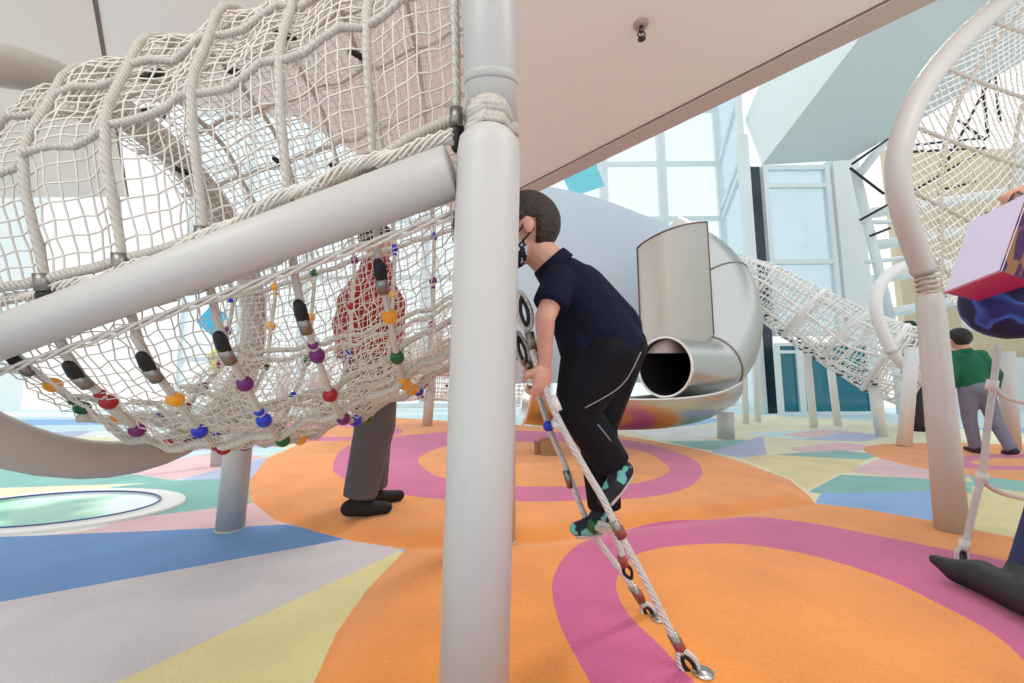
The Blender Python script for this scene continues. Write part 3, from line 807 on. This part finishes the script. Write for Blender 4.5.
# rungs
rung1a, rung1b = P(617, 527, dep(527)), P(590, 524, depf(524))
mb = MB(); mb.tube(crom([rung1a, rung1a.lerp(rung1b, .4)+V((0,0,-.012)), rung1b], 5), .010, 9); mb.build('rung', M_ROPE2, LD)
mb = MB(); mb.ell(P(594, 526, 1.22), (.022, .022, .022)); mb.build('bead', M_BEAD['green'], LD)
mb = MB(); mb.tube(crom([P(599,523,1.2), P(612,530,1.16), P(620,548,1.14), P(623,560,1.13)], 5), .009, 9); mb.build('rung_tail', M_ROPE2, LD)
mb = MB(); mb.tube([P(621,556,1.13), P(625,566,1.13)], .012, 10); mb.build('ferrule', M_TAPE, LD)
mb = MB(); a, b = P(625,566,1.13), P(631,578,1.13); thimble(mb, a.lerp(b, .5), b-a, (b-a).cross(V((0,1,0))), .02, .011, .005); mb.build('thimble', M_BLACK, LD)
rung2a, rung2b = P(557, 419, dep(419)), P(549, 428, depf(428))
mb = MB(); mb.tube([rung2a, rung2b], .010, 9); mb.build('rung', M_ROPE2, LD)
mb = MB(); mb.ell(P(548.5, 426, 1.16), (.0165, .0165, .0165)); mb.build('bead', M_BEAD['blue'], LD)
mb = MB(); mb.ell(P(557, 424, 1.09), (.015, .015, .015)); mb.build('bead', M_CLAMP, LD)
mb = MB(); mb.tube([P(552,397,1.09), P(558,411,1.086)], .0135, 12); mb.build('clamp', M_CLAMP, LD)
mb = MB(); mb.tube([P(566,470,depf(470)), P(571,487,depf(480))], .013, 10); mb.build('clamp', M_ALU, LD)
# floor shackles
for q in ((700,681,.996), (656,623,1.243)):
    a = P(*q); g = FZ(q[0]+4, q[1]+8, .0); g.z = hz(g.x, g.y)
    mb = MB(); thimble(mb, a.lerp(g, .3), g-a, V((0, 1, 0)).cross(g-a), .018, .012, .005); mb.tube([g+V((0,0,-.002)), g+V((0,0,.006))], .025, 14); mb.build('floor_anchor', M_STEEL, LD)
# ladder at the right
LR = thing('rope_ladder', 'white rope ladder hanging beside the leaning post at right, above the black boot', 'rope ladder', FZ(962, 572, .03))
def rl(pts): return [P(x, y, d*.90) for x, y, d in pts]
mb = MB(); mb.tube(crom(rl([(998,345,1.9),(994,380,1.88),(987,430,1.85),(983,470,1.84),(972,515,1.82),(965,548,1.81)]), 5), .0115, 10); mb.build('side_rope', M_ROPE2, LR)
mb = MB(); mb.tube(crom(rl([(981,478,1.84),(990,487,1.9),(1005,494,2.0),(1030,500,2.1)]), 5), .011, 9); mb.build('rung', M_ROPE2, LR)
mb = MB(); mb.tube(crom(rl([(993,384,1.88),(1003,396,1.95),(1030,404,2.1)]), 5), .011, 9); mb.build('rung', M_ROPE2, LR)
for q in ((982,472,482,1.84),(992,380,390,1.88)):
    mb = MB(); mb.tube([P(q[0]+1, q[1], q[3]*.90), P(q[0]-1, q[2], q[3]*.90)], .019, 10); mb.build('clamp', M_CLAMP, LR)
mb = MB(); mb.tube([P(965,540,1.62), P(963,550,1.62)], .016, 10); mb.build('ferrule', M_CLAMP, LR)
mb = MB(); a, b = P(963,548,1.62), P(960,566,1.60); thimble(mb, a.lerp(b, .5), b-a, (b-a).cross(V((0,1,0))), .036, .022, .008); mb.build('rope_eye', M_ROPE2, LR)
mb = MB(); thimble(mb, a.lerp(b, .5), b-a, (b-a).cross(V((0,1,0))), .026, .013, .008); mb.build('thimble', M_BLACK, LR)
ground_post(1012, 450, 1006, 352, .07, 'white post at the right edge beside the child in green')

# ------------------------------------------------------------------ people
def organic(mb, voxel, name, mats, parent, smooth_it=4, matfn=None):
    me = bpy.data.meshes.new('tmp'); me.from_pydata(mb.v, [], mb.f); me.update()
    o = bpy.data.objects.new('tmp', me); COL.objects.link(o)
    r = o.modifiers.new('r', 'REMESH'); r.mode = 'VOXEL'; r.voxel_size = voxel
    if smooth_it:
        s = o.modifiers.new('s', 'SMOOTH'); s.factor = .5; s.iterations = smooth_it
    dg = bpy.context.evaluated_depsgraph_get(); dg.update()
    m2 = bpy.data.meshes.new_from_object(o.evaluated_get(dg)); m2.name = name
    bpy.data.objects.remove(o); bpy.data.meshes.remove(me)
    m2.materials.clear()
    for m in (mats if isinstance(mats, (list, tuple)) else [mats]): m2.materials.append(m)
    for p in m2.polygons:
        p.use_smooth = True; p.material_index = matfn(p.center) if matfn else 0
    return link(name, m2, parent)

def frame(fwd, up):
    f = V(fwd).normalized(); u = V(up); s = u.cross(f).normalized(); u = f.cross(s).normalized()   # s = left
    return Matrix((f, s, u)).transposed()          # columns forward, left, up

def hand(mb, wrist, d, palm, thumb_side, L, curl):
    """d = wrist to knuckles, palm = direction the palm faces, thumb_side = direction of the thumb; L = hand length"""
    d = V(d).normalized(); n = V(palm); n = (n-d*n.dot(d)).normalized(); s = V(thumb_side); s = (s-d*s.dot(d)-n*s.dot(n)).normalized()
    R = Matrix((d, s, n)).transposed()
    w = V(wrist)
    mb.ell(w+d*L*.28, (L*.30, L*.21, L*.105), R, 14, 10)
    for k, (off, ln) in enumerate(((.155, .40), (.055, .45), (-.05, .42), (-.145, .33))):
        p = w + d*L*.46 + s*L*off; a = curl*.35; r = L*.058
        for seg, f in enumerate((.45, .32, .25)):
            dv = d*math.cos(a)+n*math.sin(a); q = p+dv*(ln*L*f); mb.cap(p, q, r, r*.9, 8); p = q; r *= .92; a += curl*.9
    p = w + d*L*.16 + s*L*.16
    q = p + (d*.55+s*.65+n*.45).normalized()*L*.24; mb.cap(p, q, L*.075, L*.062, 8)
    e = q + (d*.75+s*(.2-.5*curl)+n*(.3+.4*curl)).normalized()*L*.2; mb.cap(q, e, L*.06, L*.05, 8)

def person(label, J, k, cols, name='person', voxel=.006, mask=None, long_hair=False, group=None, facing=None):
    """J: joints in world space; k = body scale (1 = adult of 1.75 m)"""
    root = thing(name, label, 'person', J['root'], group)
    hf = J['head']; R = frame(J['fwd'], J['hup'])
    hs = J.get('hs', .118*k)             # half height of the head
    mb = MB()
    def L(x, y, z): return hf + R @ V((x*hs, y*hs, z*hs))
    mb.ell(L(-.12, 0, .18), (hs*.86, hs*.70, hs*.80), R, 20, 14)
    mb.ell(L(.22, 0, -.38), (hs*.52, hs*.50, hs*.56), R, 16, 12)
    mb.ell(L(.42, 0, -.70), (hs*.24, hs*.28, hs*.22), R, 12, 8)
    mb.cap(L(.72, 0, .0), L(.86, 0, -.24), hs*.09, hs*.13, 10)
    mb.ell(L(.66, 0, -.50), (hs*.14, hs*.24, hs*.10), R, 10, 8)
    for s in (-1, 1): mb.ell(L(-.08, s*.70, -.08), (hs*.17, hs*.09, hs*.27), R, 10, 8)
    mb.cap(L(-.12, 0, -.35), J['neck'], hs*.44, hs*.48, 14)
    ch, pv = J['chest'], J['pelvis']
    tw = J.get('lat', (J['shL']-J['shR']).normalized())
    def tor(p0, p1, w0, d0, w1, d1, mbx, n=20):
        ax = (p1-p0).normalized(); lat = (tw-ax*tw.dot(ax)).normalized(); dp = ax.cross(lat)
        rings = []
        for i in range(7):
            t = i/6; c = p0.lerp(p1, t); a = w0+(w1-w0)*t; b = d0+(d1-d0)*t
            rings.append([c+lat*(a*math.cos(2*PI*j/n))+dp*(b*math.sin(2*PI*j/n)) for j in range(n)])
        mbx.loft(rings)
    tor(J['neck'].lerp(ch, .25), ch, .13*k, .085*k, .155*k, .11*k, mb); tor(ch, pv, .155*k, .11*k, .145*k, .105*k, mb)
    mb.ell(pv, (.13*k, .13*k, .11*k))
    for s in 'LR':
        mb.cap(J['neck'].lerp(ch, .3), J['sh'+s], .06*k, .058*k)
        ak = k*cols.get('arm', 1); mb.cap(J['sh'+s], J['el'+s], .052*ak, .044*ak); mb.cap(J['el'+s], J['wr'+s], .044*ak, .029*ak)
        hd = J['hand'+s]; hand(mb, J['wr'+s], hd[0], hd[1], hd[2], .19*k*J.get('handk', 1), hd[3])
        mb.cap(J['hip'+s], J['kn'+s], .082*k, .058*k); mb.cap(J['kn'+s], J['an'+s], .055*k, .038*k)
        hl_ = J.get('heel'+s, J['an'+s] - (J['toe'+s]-J['an'+s]).normalized()*.05*k); to_ = J['toe'+s]
        mb.cap(J['an'+s], hl_.lerp(to_, .3), .036*k, .032*k); mb.cap(hl_.lerp(to_, .15), hl_.lerp(to_, .88), .032*k, .024*k)
    organic(mb, voxel, 'body', cols.get('skin', M_SKIN), root, 3)
    # shirt
    mb = MB(); e = .014*max(k, .6); z = cols.get('loose', 1.0)
    tor(J['neck'].lerp(ch, .12), ch, .11*k+e, .085*k+e, .165*k*z+e, .118*k*z+e, mb); tor(ch, pv.lerp(ch, -.12), .165*k*z+e, .118*k*z+e, .155*k*z+e, .118*k*z+e, mb)
    sl = cols.get('sleeve', 1.0)
    mb.cap(J['neck'].lerp(hf, -.02), ch.lerp(J['neck'], .5), hs*.52, hs*.7)
    for q_ in cols.get('extra', []): mb.cap(*q_, n=18)
    for s in 'LR':
        mb.cap(J['neck'].lerp(ch, .35), J['sh'+s], .065*k+e, .062*k+e*1.2)
        if sl >= .99:
            cf = cols.get('cuff', 1); mb.cap(J['sh'+s], J['el'+s], .056*k*cf+e, .052*k*cf+e); mb.tube([J['el'+s], J['el'+s].lerp(J['wr'+s], .92)], [.052*k*cf+e, .036*k+e], 16); mb.ell(J['el'+s], [.052*k*cf+e]*3)
        else:
            mb.tube([J['sh'+s], J['sh'+s].lerp(J['el'+s], sl)], [.060*k+e*1.2, .056*k+e*1.7], 18); mb.ell(J['sh'+s], [.060*k+e*1.2]*3)
    organic(mb, voxel, 'top', cols['top'], root, 5)
    # collar
    mb = MB(); mb.tube([J['neck'].lerp(hf, -.05), J['neck'].lerp(hf, .12), J['neck'].lerp(hf, .2)], [hs*.60, hs*.56, hs*.53], 18, caps=False); mb.build('collar', cols['top'], root)
    # trousers
    mb = MB(); tk = cols.get('tk', 1.0)
    for q_ in cols.get('extra_leg', []): mb.cap(*q_, n=18)
    mb.ell(pv, (.15*k+e, .15*k+e, .125*k+e)); 
    for s in 'LR':
        mb.cap(J['hip'+s], J['kn'+s], .092*k*tk+e, .068*k*tk+e); mb.ell(J['kn'+s], [.067*k*tk+e]*3)
        mb.tube([J['kn'+s], J['kn'+s].lerp(J['an'+s], cols.get('leglen', 1.05))], [.066*k*tk+e, .052*k*tk+e], 18)
    organic(mb, voxel, 'trousers', cols['trousers'], root, 5)
    # shoes
    for s in 'LR':
        if s in cols.get('noshoe', ''): continue
        mb = MB(); an, to = J['an'+s], J['toe'+s]; hl = J.get('heel'+s, an - (to-an).normalized()*.05*k)
        mb.cap(hl, hl.lerp(to, .55), .046*k, .046*k); mb.cap(hl.lerp(to, .45), to, .046*k, .034*k); mb.cap(an, hl.lerp(to, .3), .045*k, .045*k); mb.cap(an, an.lerp(J['kn'+s], .2), .046*k, .05*k)
        organic(mb, voxel, 'shoe', cols['shoe'], root, 3)
        if 'sole' in cols:
            mb = MB(); dn = J.get('soled'+s, V((0, 0, -1)))
            pts = [hl+dn*.036*k, hl.lerp(to, .5)+dn*.038*k, to+dn*.028*k]
            mb.tube(crom(pts, 4), .02*k, 8); mb.build('sole', cols['sole'], root)
    # hair
    mb = MB(); n1, n2 = 28, 20
    keep = lambda x, y, z_: not ((x > .28 and z_ < .50-.1*abs(y)) or (z_ < .05+.0*x and x > -.30) or z_ < (-.62 if not long_hair else -.9) or (abs(y) > .55 and z_ < .1 and x > -.32))
    vs, idx = [], {}
    for i in range(n2+1):
        ph = -PI/2+PI*i/n2
        for j in range(n1):
            th = 2*PI*j/n1; q = V((math.cos(ph)*math.cos(th), math.cos(ph)*math.sin(th), math.sin(ph)))
            jit = 1+.012*math.sin(7*th+5*ph)
            vs.append(V((-.12+q.x*.905*jit, q.y*.745*jit, .19+q.z*.86*jit)))
    fs = []
    for i in range(n2):
        for j in range(n1):
            f = (i*n1+j, i*n1+(j+1) % n1, (i+1)*n1+(j+1) % n1, (i+1)*n1+j); c = sum((vs[t] for t in f), V())/4
            if keep(*c): fs.append(f)
    mb.add([L(*v) for v in vs], fs); hair = mb.build('hair', cols['hair'], root)
    sd = hair.modifiers.new('s', 'SOLIDIFY'); sd.thickness = hs*.07; sd.offset = 0
    if long_hair:
        mb = MB(); mb.ell(L(-.55, 0, -.5), (hs*.42, hs*.66, hs*1.1), R, 16, 12); mb.build('long_hair', cols['hair'], root)
    # face
    for s in (-1, 1):
        mb = MB(); mb.ell(L(.64, s*.27, .06), (hs*.09, hs*.12, hs*.08), R, 10, 8); ey = mb.build('eye', mat('eye_white', (235,232,228), rough=.2), root)
        mb = MB(); mb.ell(L(.715, s*.27, .06), (hs*.03, hs*.055, hs*.055), R, 8, 6); mb.build('iris', mat('iris_brown', (50,32,22), rough=.2), ey)
        mb = MB(); mb.cap(L(.70, s*.16, .24), L(.62, s*.40, .24), hs*.035, hs*.03, 6); mb.build('eyebrow', cols['hair'], root)
    mb = MB(); mb.ell(L(.74, 0, -.50), (hs*.06, hs*.20, hs*.05), R, 10, 6); mb.build('mouth', mat('lips', (180,98,92), rough=.5), root)
    if mask:
        mb = MB(); mb.ell(L(.40, 0, -.54), (hs*.55, hs*.62, hs*.46), R, 18, 12); mk = mb.build('face_mask', mask, root)
        mb = MB()
        for s in (-1, 1): mb.tube([L(.35, s*.55, -.35), L(.1, s*.72, -.2), L(-.02, s*.74, .02), L(-.18, s*.74, .0), L(-.2, s*.70, -.25), L(.25, s*.55, -.6)], hs*.025, 6)
        mb.build('ear_loop', M_BLACK, mk)
    return root

M_NAVY = mat('navy_cotton', (24, 28, 48), rough=.85, noise=.15, nscale=20, bump=.5, bscale=14, spec=.15)
M_BLACKT = mat('black_track_cloth', (20, 19, 26), rough=.8, noise=.2, nscale=10, bump=.6, bscale=12, spec=.2)
M_HAIRB = mat('dark_brown_hair', (52, 36, 30), rough=.6, noise=.35, nscale=60, bump=.6, bscale=90)
M_HAIRK = mat('black_hair', (24, 20, 20), rough=.5, noise=.3, nscale=60, bump=.5, bscale=90)
def pattern(name, c1, c2, sc, thr, c3=None):
    m = mat(name, c1, rough=.7); nt = m.node_tree; b = nt.nodes['Principled BSDF']; tc = nt.nodes.new('ShaderNodeTexCoord')
    n = nt.nodes.new('ShaderNodeTexNoise'); n.inputs['Scale'].default_value = sc; n.inputs['Detail'].default_value = 1
    nt.links.new(tc.outputs['Object'], n.inputs['Vector'])
    cr = nt.nodes.new('ShaderNodeValToRGB'); e = cr.color_ramp.elements
    e[0].position = thr-.02; e[0].color = (*s2l(c1), 1); e[1].position = thr+.02; e[1].color = (*s2l(c2), 1)
    if c3: x = e.new(min(.99, thr+.1)); x.color = (*s2l(c3), 1)
    nt.links.new(n.outputs['Fac'], cr.inputs['Fac']); nt.links.new(cr.outputs['Color'], b.inputs['Base Color']); return m
M_MASK = pattern('patterned_mask', (20,22,30), (190,195,205), 60, .6)
M_SOCK = pattern('patterned_shoe', (24,26,44), (110,190,186), 26, .56)

D = 1.215
boyJ = dict(root=P(600, 533, 1.2), head=P(523, 231, D-.005), fwd=(-1, -.02, -.14), hup=(-.10, 0, 1), hs=.111,
  neck=P(555, 268, D), chest=P(573, 292, D), pelvis=P(613, 347, D),
  shL=P(559, 283, 1.115), shR=P(556, 284, 1.315), elL=P(545, 318, 1.06), wrL=P(545, 362, 1.09), elR=P(545, 322, 1.37), wrR=P(541, 352, 1.345),
  handL=(V((-.15, .1, -1)), V((-.6, .9, 0)), V((-.6, -.6, .1)), 1.35), handR=(V((-.3, -.1, -1)), V((-.4, -.8, 0)), V((-.6, .6, .1)), 1.3),
  hipL=P(609, 353, 1.165), hipR=P(616, 356, 1.27), knL=P(577, 410, 1.175), knR=P(597, 424, 1.275), anL=P(612, 462, 1.185), anR=P(604, 503, 1.255),
  toeL=P(604, 500, 1.17), heelL=P(624, 470, 1.19), toeR=P(576, 529, 1.24), heelR=P(602, 524, 1.25), lat=V((0, -1, 0)), handk=1.22,
  soledL=P(630, 495, 1.18)-P(614, 485, 1.18), soledR=V((0, 0, -1)))
boyJ['soledL'].normalize()
person('boy in navy polo shirt and black track trousers climbing the rope ladder', boyJ, .62,
       dict(top=M_NAVY, trousers=M_BLACKT, shoe=M_SOCK, sole=mat('pale_sole', (205,200,200), rough=.6), hair=M_HAIRB, sleeve=.66, tk=1.34, loose=1.16, arm=1.02, leglen=1.06, extra=[(P(575,306,D), P(590,345,D), .085, .098), (P(578,292,D), P(612,330,D), .088, .09)], extra_leg=[(P(586,362,1.19), P(577,404,1.18), .078, .066)]), voxel=.0045, mask=M_MASK)
boy = [o for o in bpy.data.objects if o.name == 'person'][0]
mb = MB()
def off(p, d): return p + (C0-p).normalized()*d
mb.tube(crom([off(P(641,352,1.17), .075), off(P(622,385,1.17), .075), off(P(585,408,1.17), .07)], 6), .0016, 5)
mb.tube(crom([off(P(585,412,1.18), .06), off(P(598,425,1.18), .058), off(P(611,441,1.18), .05)], 6), .0018, 5)
mb.build('trouser_piping', mat('grey_piping', (150,150,158), rough=.7), boy)

def stand(base, heading, h, stride=.0, arms=None, lean=0):
    """joints for a standing or walking figure; heading = direction faced"""
    k = h/1.75; f = V((math.cos(heading), math.sin(heading), 0)); l = V((-f.y, f.x, 0)); B = V(base); U = V((0, 0, 1))
    def q(a, b, c): return B + f*(a*k) + l*(b*k) + U*(c*k)
    J = dict(root=B, head=q(.03+lean, 0, 1.62), fwd=f-U*.1, hup=U, neck=q(0+lean*.9, 0, 1.44), chest=q(0+lean*.7, 0, 1.25), pelvis=q(0, 0, .93),
      shL=q(lean*.9, .17, 1.39), shR=q(lean*.9, -.17, 1.39), elL=q(-.05, .25, 1.12), elR=q(-.05, -.25, 1.12), wrL=q(.06, .25, .88), wrR=q(.06, -.25, .88),
      handL=(-U+f*.2, -l, f, .4), handR=(-U+f*.2, l, f, .4),
      hipL=q(0, .09, .9), hipR=q(0, -.09, .9), knL=q(.02+stride*.6, .10, .50), knR=q(.04-stride*.3, -.10, .50), anL=q(stride, .10, .085), anR=q(-stride, -.10, .085+abs(stride)*.15),
      toeL=q(stride+.17, .11, .04), toeR=q(-stride+.15, -.11, .04), heelL=q(stride-.05, .10, .045), heelR=q(-stride-.05, -.10, .05+abs(stride)*.25))
    return J, k
# adult behind the tunnel: dark grey trousers, red top
M_RED = mat('red_knit', (158, 20, 34), rough=.8, noise=.15, nscale=12)
M_GREYT = mat('dark_grey_trousers', (92, 86, 88), rough=.85, noise=.25, nscale=9, bump=.7, bscale=9)
M_BSHOE = mat('black_suede_shoe', (28, 25, 27), rough=.8)
mbse = FZ(362, 519, .03); mbse.z = hz(mbse.x, mbse.y)-.008; mbse += V((-.03, .13, 0))
J, k = stand(mbse, math.radians(28), 1.72, .05)
J['elL'] += V((-.10, .08, .02)); J['wrL'] += V((-.2, .06, .05)); J['elR'] += V((.06, 0, .02)); J['wrR'] += V((.02, .06, .04))
person('adult in red top and dark grey trousers standing behind the net tunnel', J, k, dict(top=M_RED, trousers=M_GREYT, shoe=M_BSHOE, hair=M_HAIRK, sleeve=1, tk=1.5, loose=1.55, cuff=1.6, leglen=.95), voxel=.012)
# child in green
gb = FZ(995, 455, 0)
M_GREEN = mat('green_jumper', (20, 104, 74), rough=.85, noise=.15, nscale=15)
M_JEANG = mat('grey_blue_jeans', (122, 128, 150), rough=.85, noise=.25, nscale=9)
J, k = stand(gb, math.radians(75), 1.27, .14); J['hs'] = .112
for kk_ in J:
    if kk_ not in ('root', 'fwd', 'hup', 'handL', 'handR', 'hs'): J[kk_] = J[kk_] + V((-.17*(J[kk_].z-gb.z), 0, 0))
person('child in green jumper and grey jeans walking away at the right', J, k, dict(top=M_GREEN, trousers=M_JEANG, shoe=mat('dark_trainer', (44,42,58), rough=.6), hair=M_HAIRK, skin=M_SKIN), voxel=.012)
# adult in grey behind the bridge
ab = FZ(922, 431, 0); 
J, k = stand(V((ab.x, ab.y, 0)), math.radians(150), 1.68, .0)
person('person in grey with dark hair standing behind the small hoop', J, k, dict(top=mat('grey_jacket', (150,150,156), rough=.8), trousers=mat('dark_trousers', (60,50,56), rough=.8), shoe=M_BSHOE, hair=M_HAIRK), voxel=.014, long_hair=True)
# child far left
cb = FZ(318, 424, .03)
J, k = stand(V((cb.x, cb.y, hz(cb.x, cb.y))), math.radians(120), 1.15, .03)
person('distant child in navy trousers beyond the net tunnel', J, k, dict(top=mat('pale_top', (214,206,200), rough=.8), trousers=mat('navy_trousers', (34,42,92), rough=.8), shoe=M_BSHOE, hair=M_HAIRK), voxel=.016)
# visitor at the right edge
hb = V((1.60, 1.18, 0)); hb.z = 0
M_GAL = pattern('blue_print_cloth', (18,22,66), (54,98,190), 11, .53, (30,36,112))
M_DENIM = mat('blue_denim', (44, 58, 104), rough=.85, noise=.3, nscale=14)
toe = P(936, 560, 1.46); ball = FZ(985, 598, 0.02); heel = FZ(1062, 640, 0.02)
pv = V((1.86, 1.10, .92))
J = dict(root=V((1.72, 1.2, hz(1.72, 1.2))), head=V((1.92, 1.16, 1.58)), fwd=(-.2, 1, -.1), hup=(0, 0, 1), neck=V((1.90, 1.12, 1.40)), chest=V((1.90, 1.11, 1.22)), pelvis=pv,
   shL=V((1.74, 1.10, 1.35)), shR=V((2.07, 1.13, 1.35)), elL=P(1012, 302, 1.27), wrL=P(1030, 200, 1.22), elR=V((2.16, 1.1, 1.1)), wrR=V((2.18, 1.22, .9)),
   handL=(P(1010, 186, 1.17)-P(1030, 200, 1.22), V((.1, -.2, -1)), V((-.5, .8, .2)), 1.0), handR=(V((0, .2, -1)), V((-1, 0, 0)), V((0, 1, 0)), .4),
   hipL=V((1.78, 1.12, .88)), hipR=V((1.96, 1.12, .88)), knL=V((1.74, 1.26, .50)), knR=V((1.98, 1.06, .50)),
   anL=heel.lerp(ball, .30)+V((0, 0, .10)), anR=V((2.0, .85, .12)), toeL=ball+V((0, 0, .04)), heelL=heel+V((0, 0, .05)), toeR=V((2.0, 1.05, .05)), heelR=V((2.0, .82, .08)))
J['anL'] = P(1034, 585, 1.28)
vis = person('visitor in dark blue printed coat and pointed black boots at the right edge', J, .95, dict(top=M_GAL, trousers=M_DENIM, shoe=M_BSHOE, hair=M_HAIRK, noshoe='L', loose=1.15, cuff=2.15), voxel=.010)
mb = MB(); bz = hz(ball.x, ball.y)
pb = ball.copy(); pb.z = bz+.052; ph_ = heel.copy(); ph_.z = hz(heel.x, heel.y)+.055; mid_ = ph_.lerp(pb, .55)
mb.cap(J['anL']+V((0, 0, .03)), ph_.lerp(pb, .25), .06, .055); mb.cap(ph_, mid_, .052, .054); mb.cap(mid_, pb, .055, .052); mb.cap(pb, pb.lerp(toe, .55)+V((0,0,-.012)), .056, .040); mb.cap(pb.lerp(toe, .5)+V((0,0,-.012)), toe, .042, .020)
organic(mb, .007, 'boot', mat('black_leather_boot', (30, 32, 38), rough=.6, noise=.25, nscale=40), vis, 4)

# gift bag
GB = thing('gift_bag', 'lavender and white paper gift bag with red base held up at the right edge', 'bag', P(985, 290, 1.15))
BL0, BR0, TL0, BB0 = P(945, 293, 1.16), P(1001, 271, 1.05), P(969, 222, 1.13), P(990, 301, 1.30)
e1, e2, e3 = BR0-BL0, TL0-BL0, BB0-BL0
e3 = (e3 - e2.normalized()*e3.dot(e2.normalized())*.5)
def bagpt(a, b, c): return BL0+e1*a+e2*b+e3*c
mb = MB(); q = [bagpt(a, b, c) for c in (0, 1) for (a, b) in ((0, 0), (1, 0), (1, 1), (0, 1))]
mb.add(q[:4], [(0, 1, 2, 3)], 0); mb.add([q[0], q[1], q[5], q[4]], [(0, 3, 2, 1)], 1)
mb.add([q[1], q[2], q[6], q[5]], [(0, 3, 2, 1)], 2); mb.add([q[0], q[3], q[7], q[4]], [(0, 1, 2, 3)], 3); mb.add(q[4:], [(0, 3, 2, 1)], 2)
bo = mb.build('paper_body', [mat('bag_lavender', (224, 220, 246), rough=.5, noise=.06, nscale=6), mat('bag_red', (186, 40, 84), rough=.5), pattern('bag_side_print', (70, 24, 80), (150, 104, 60), 14, .5), mat('bag_purple', (120, 60, 150), rough=.5)], GB, smooth=False)
sd = bo.modifiers.new('s', 'SOLIDIFY'); sd.thickness = .003
mb = MB(); hp_ = P(1016, 192, 1.17)
mb.tube(crom([bagpt(.3, 1, 0), bagpt(.4, 1.12, .2), hp_, bagpt(.75, 1.1, .2), bagpt(.75, 1, 0)], 6), .003, 6); mb.build('handle', M_BLACK, GB)

# ------------------------------------------------------------------ light
w = bpy.data.worlds.new('world'); S.world = w; w.use_nodes = True
nt = w.node_tree; bg = nt.nodes['Background']
tc = nt.nodes.new('ShaderNodeTexCoord'); sx = nt.nodes.new('ShaderNodeSeparateXYZ'); nt.links.new(tc.outputs['Generated'], sx.inputs[0])
cr = nt.nodes.new('ShaderNodeValToRGB'); e = cr.color_ramp.elements
e[0].position = 0; e[0].color = (1, 1, 1.0, 1); e[1].position = .6; e[1].color = (.90, .96, 1.0, 1)
nt.links.new(sx.outputs['Z'], cr.inputs['Fac']); nt.links.new(cr.outputs['Color'], bg.inputs['Color'])
bg.inputs['Strength'].default_value = 1.22
def area(name, loc, target, size, power, col=(1, 1, 1)):
    d = bpy.data.lights.new(name, 'AREA'); d.energy = power; d.size = size; d.color = col; d.shape = 'SQUARE'
    o = bpy.data.objects.new(name, d); COL.objects.link(o); o.location = loc; o.rotation_euler = (V(target)-V(loc)).to_track_quat('-Z', 'Y').to_euler()
    return o
area('fill_light', (-1.2, -.6, 3.0), (-.6, 1.6, .8), 1.6, 40, (1, .97, .93))  # added fill light to brighten the space under the slab, no real fittings
area('fill_light', (1.8, .2, 3.0), (1.2, 2.0, .3), 1.6, 40, (1, .97, .93))
area('fill_light', (-3.5, 4.0, 3.0), (-3.3, 3.5, 0), 2.5, 60, (1, .98, .95))
sun = bpy.data.lights.new('sun', 'SUN'); sun.energy = 2.0; sun.angle = math.radians(12); sun.color = (1, .97, .92)
so = bpy.data.objects.new('sun', sun); COL.objects.link(so); so.rotation_euler = V((-.45, -.55, -.75)).to_track_quat('-Z', 'Y').to_euler()
S.view_settings.view_transform = 'Standard'
S.view_settings.exposure = -0.14
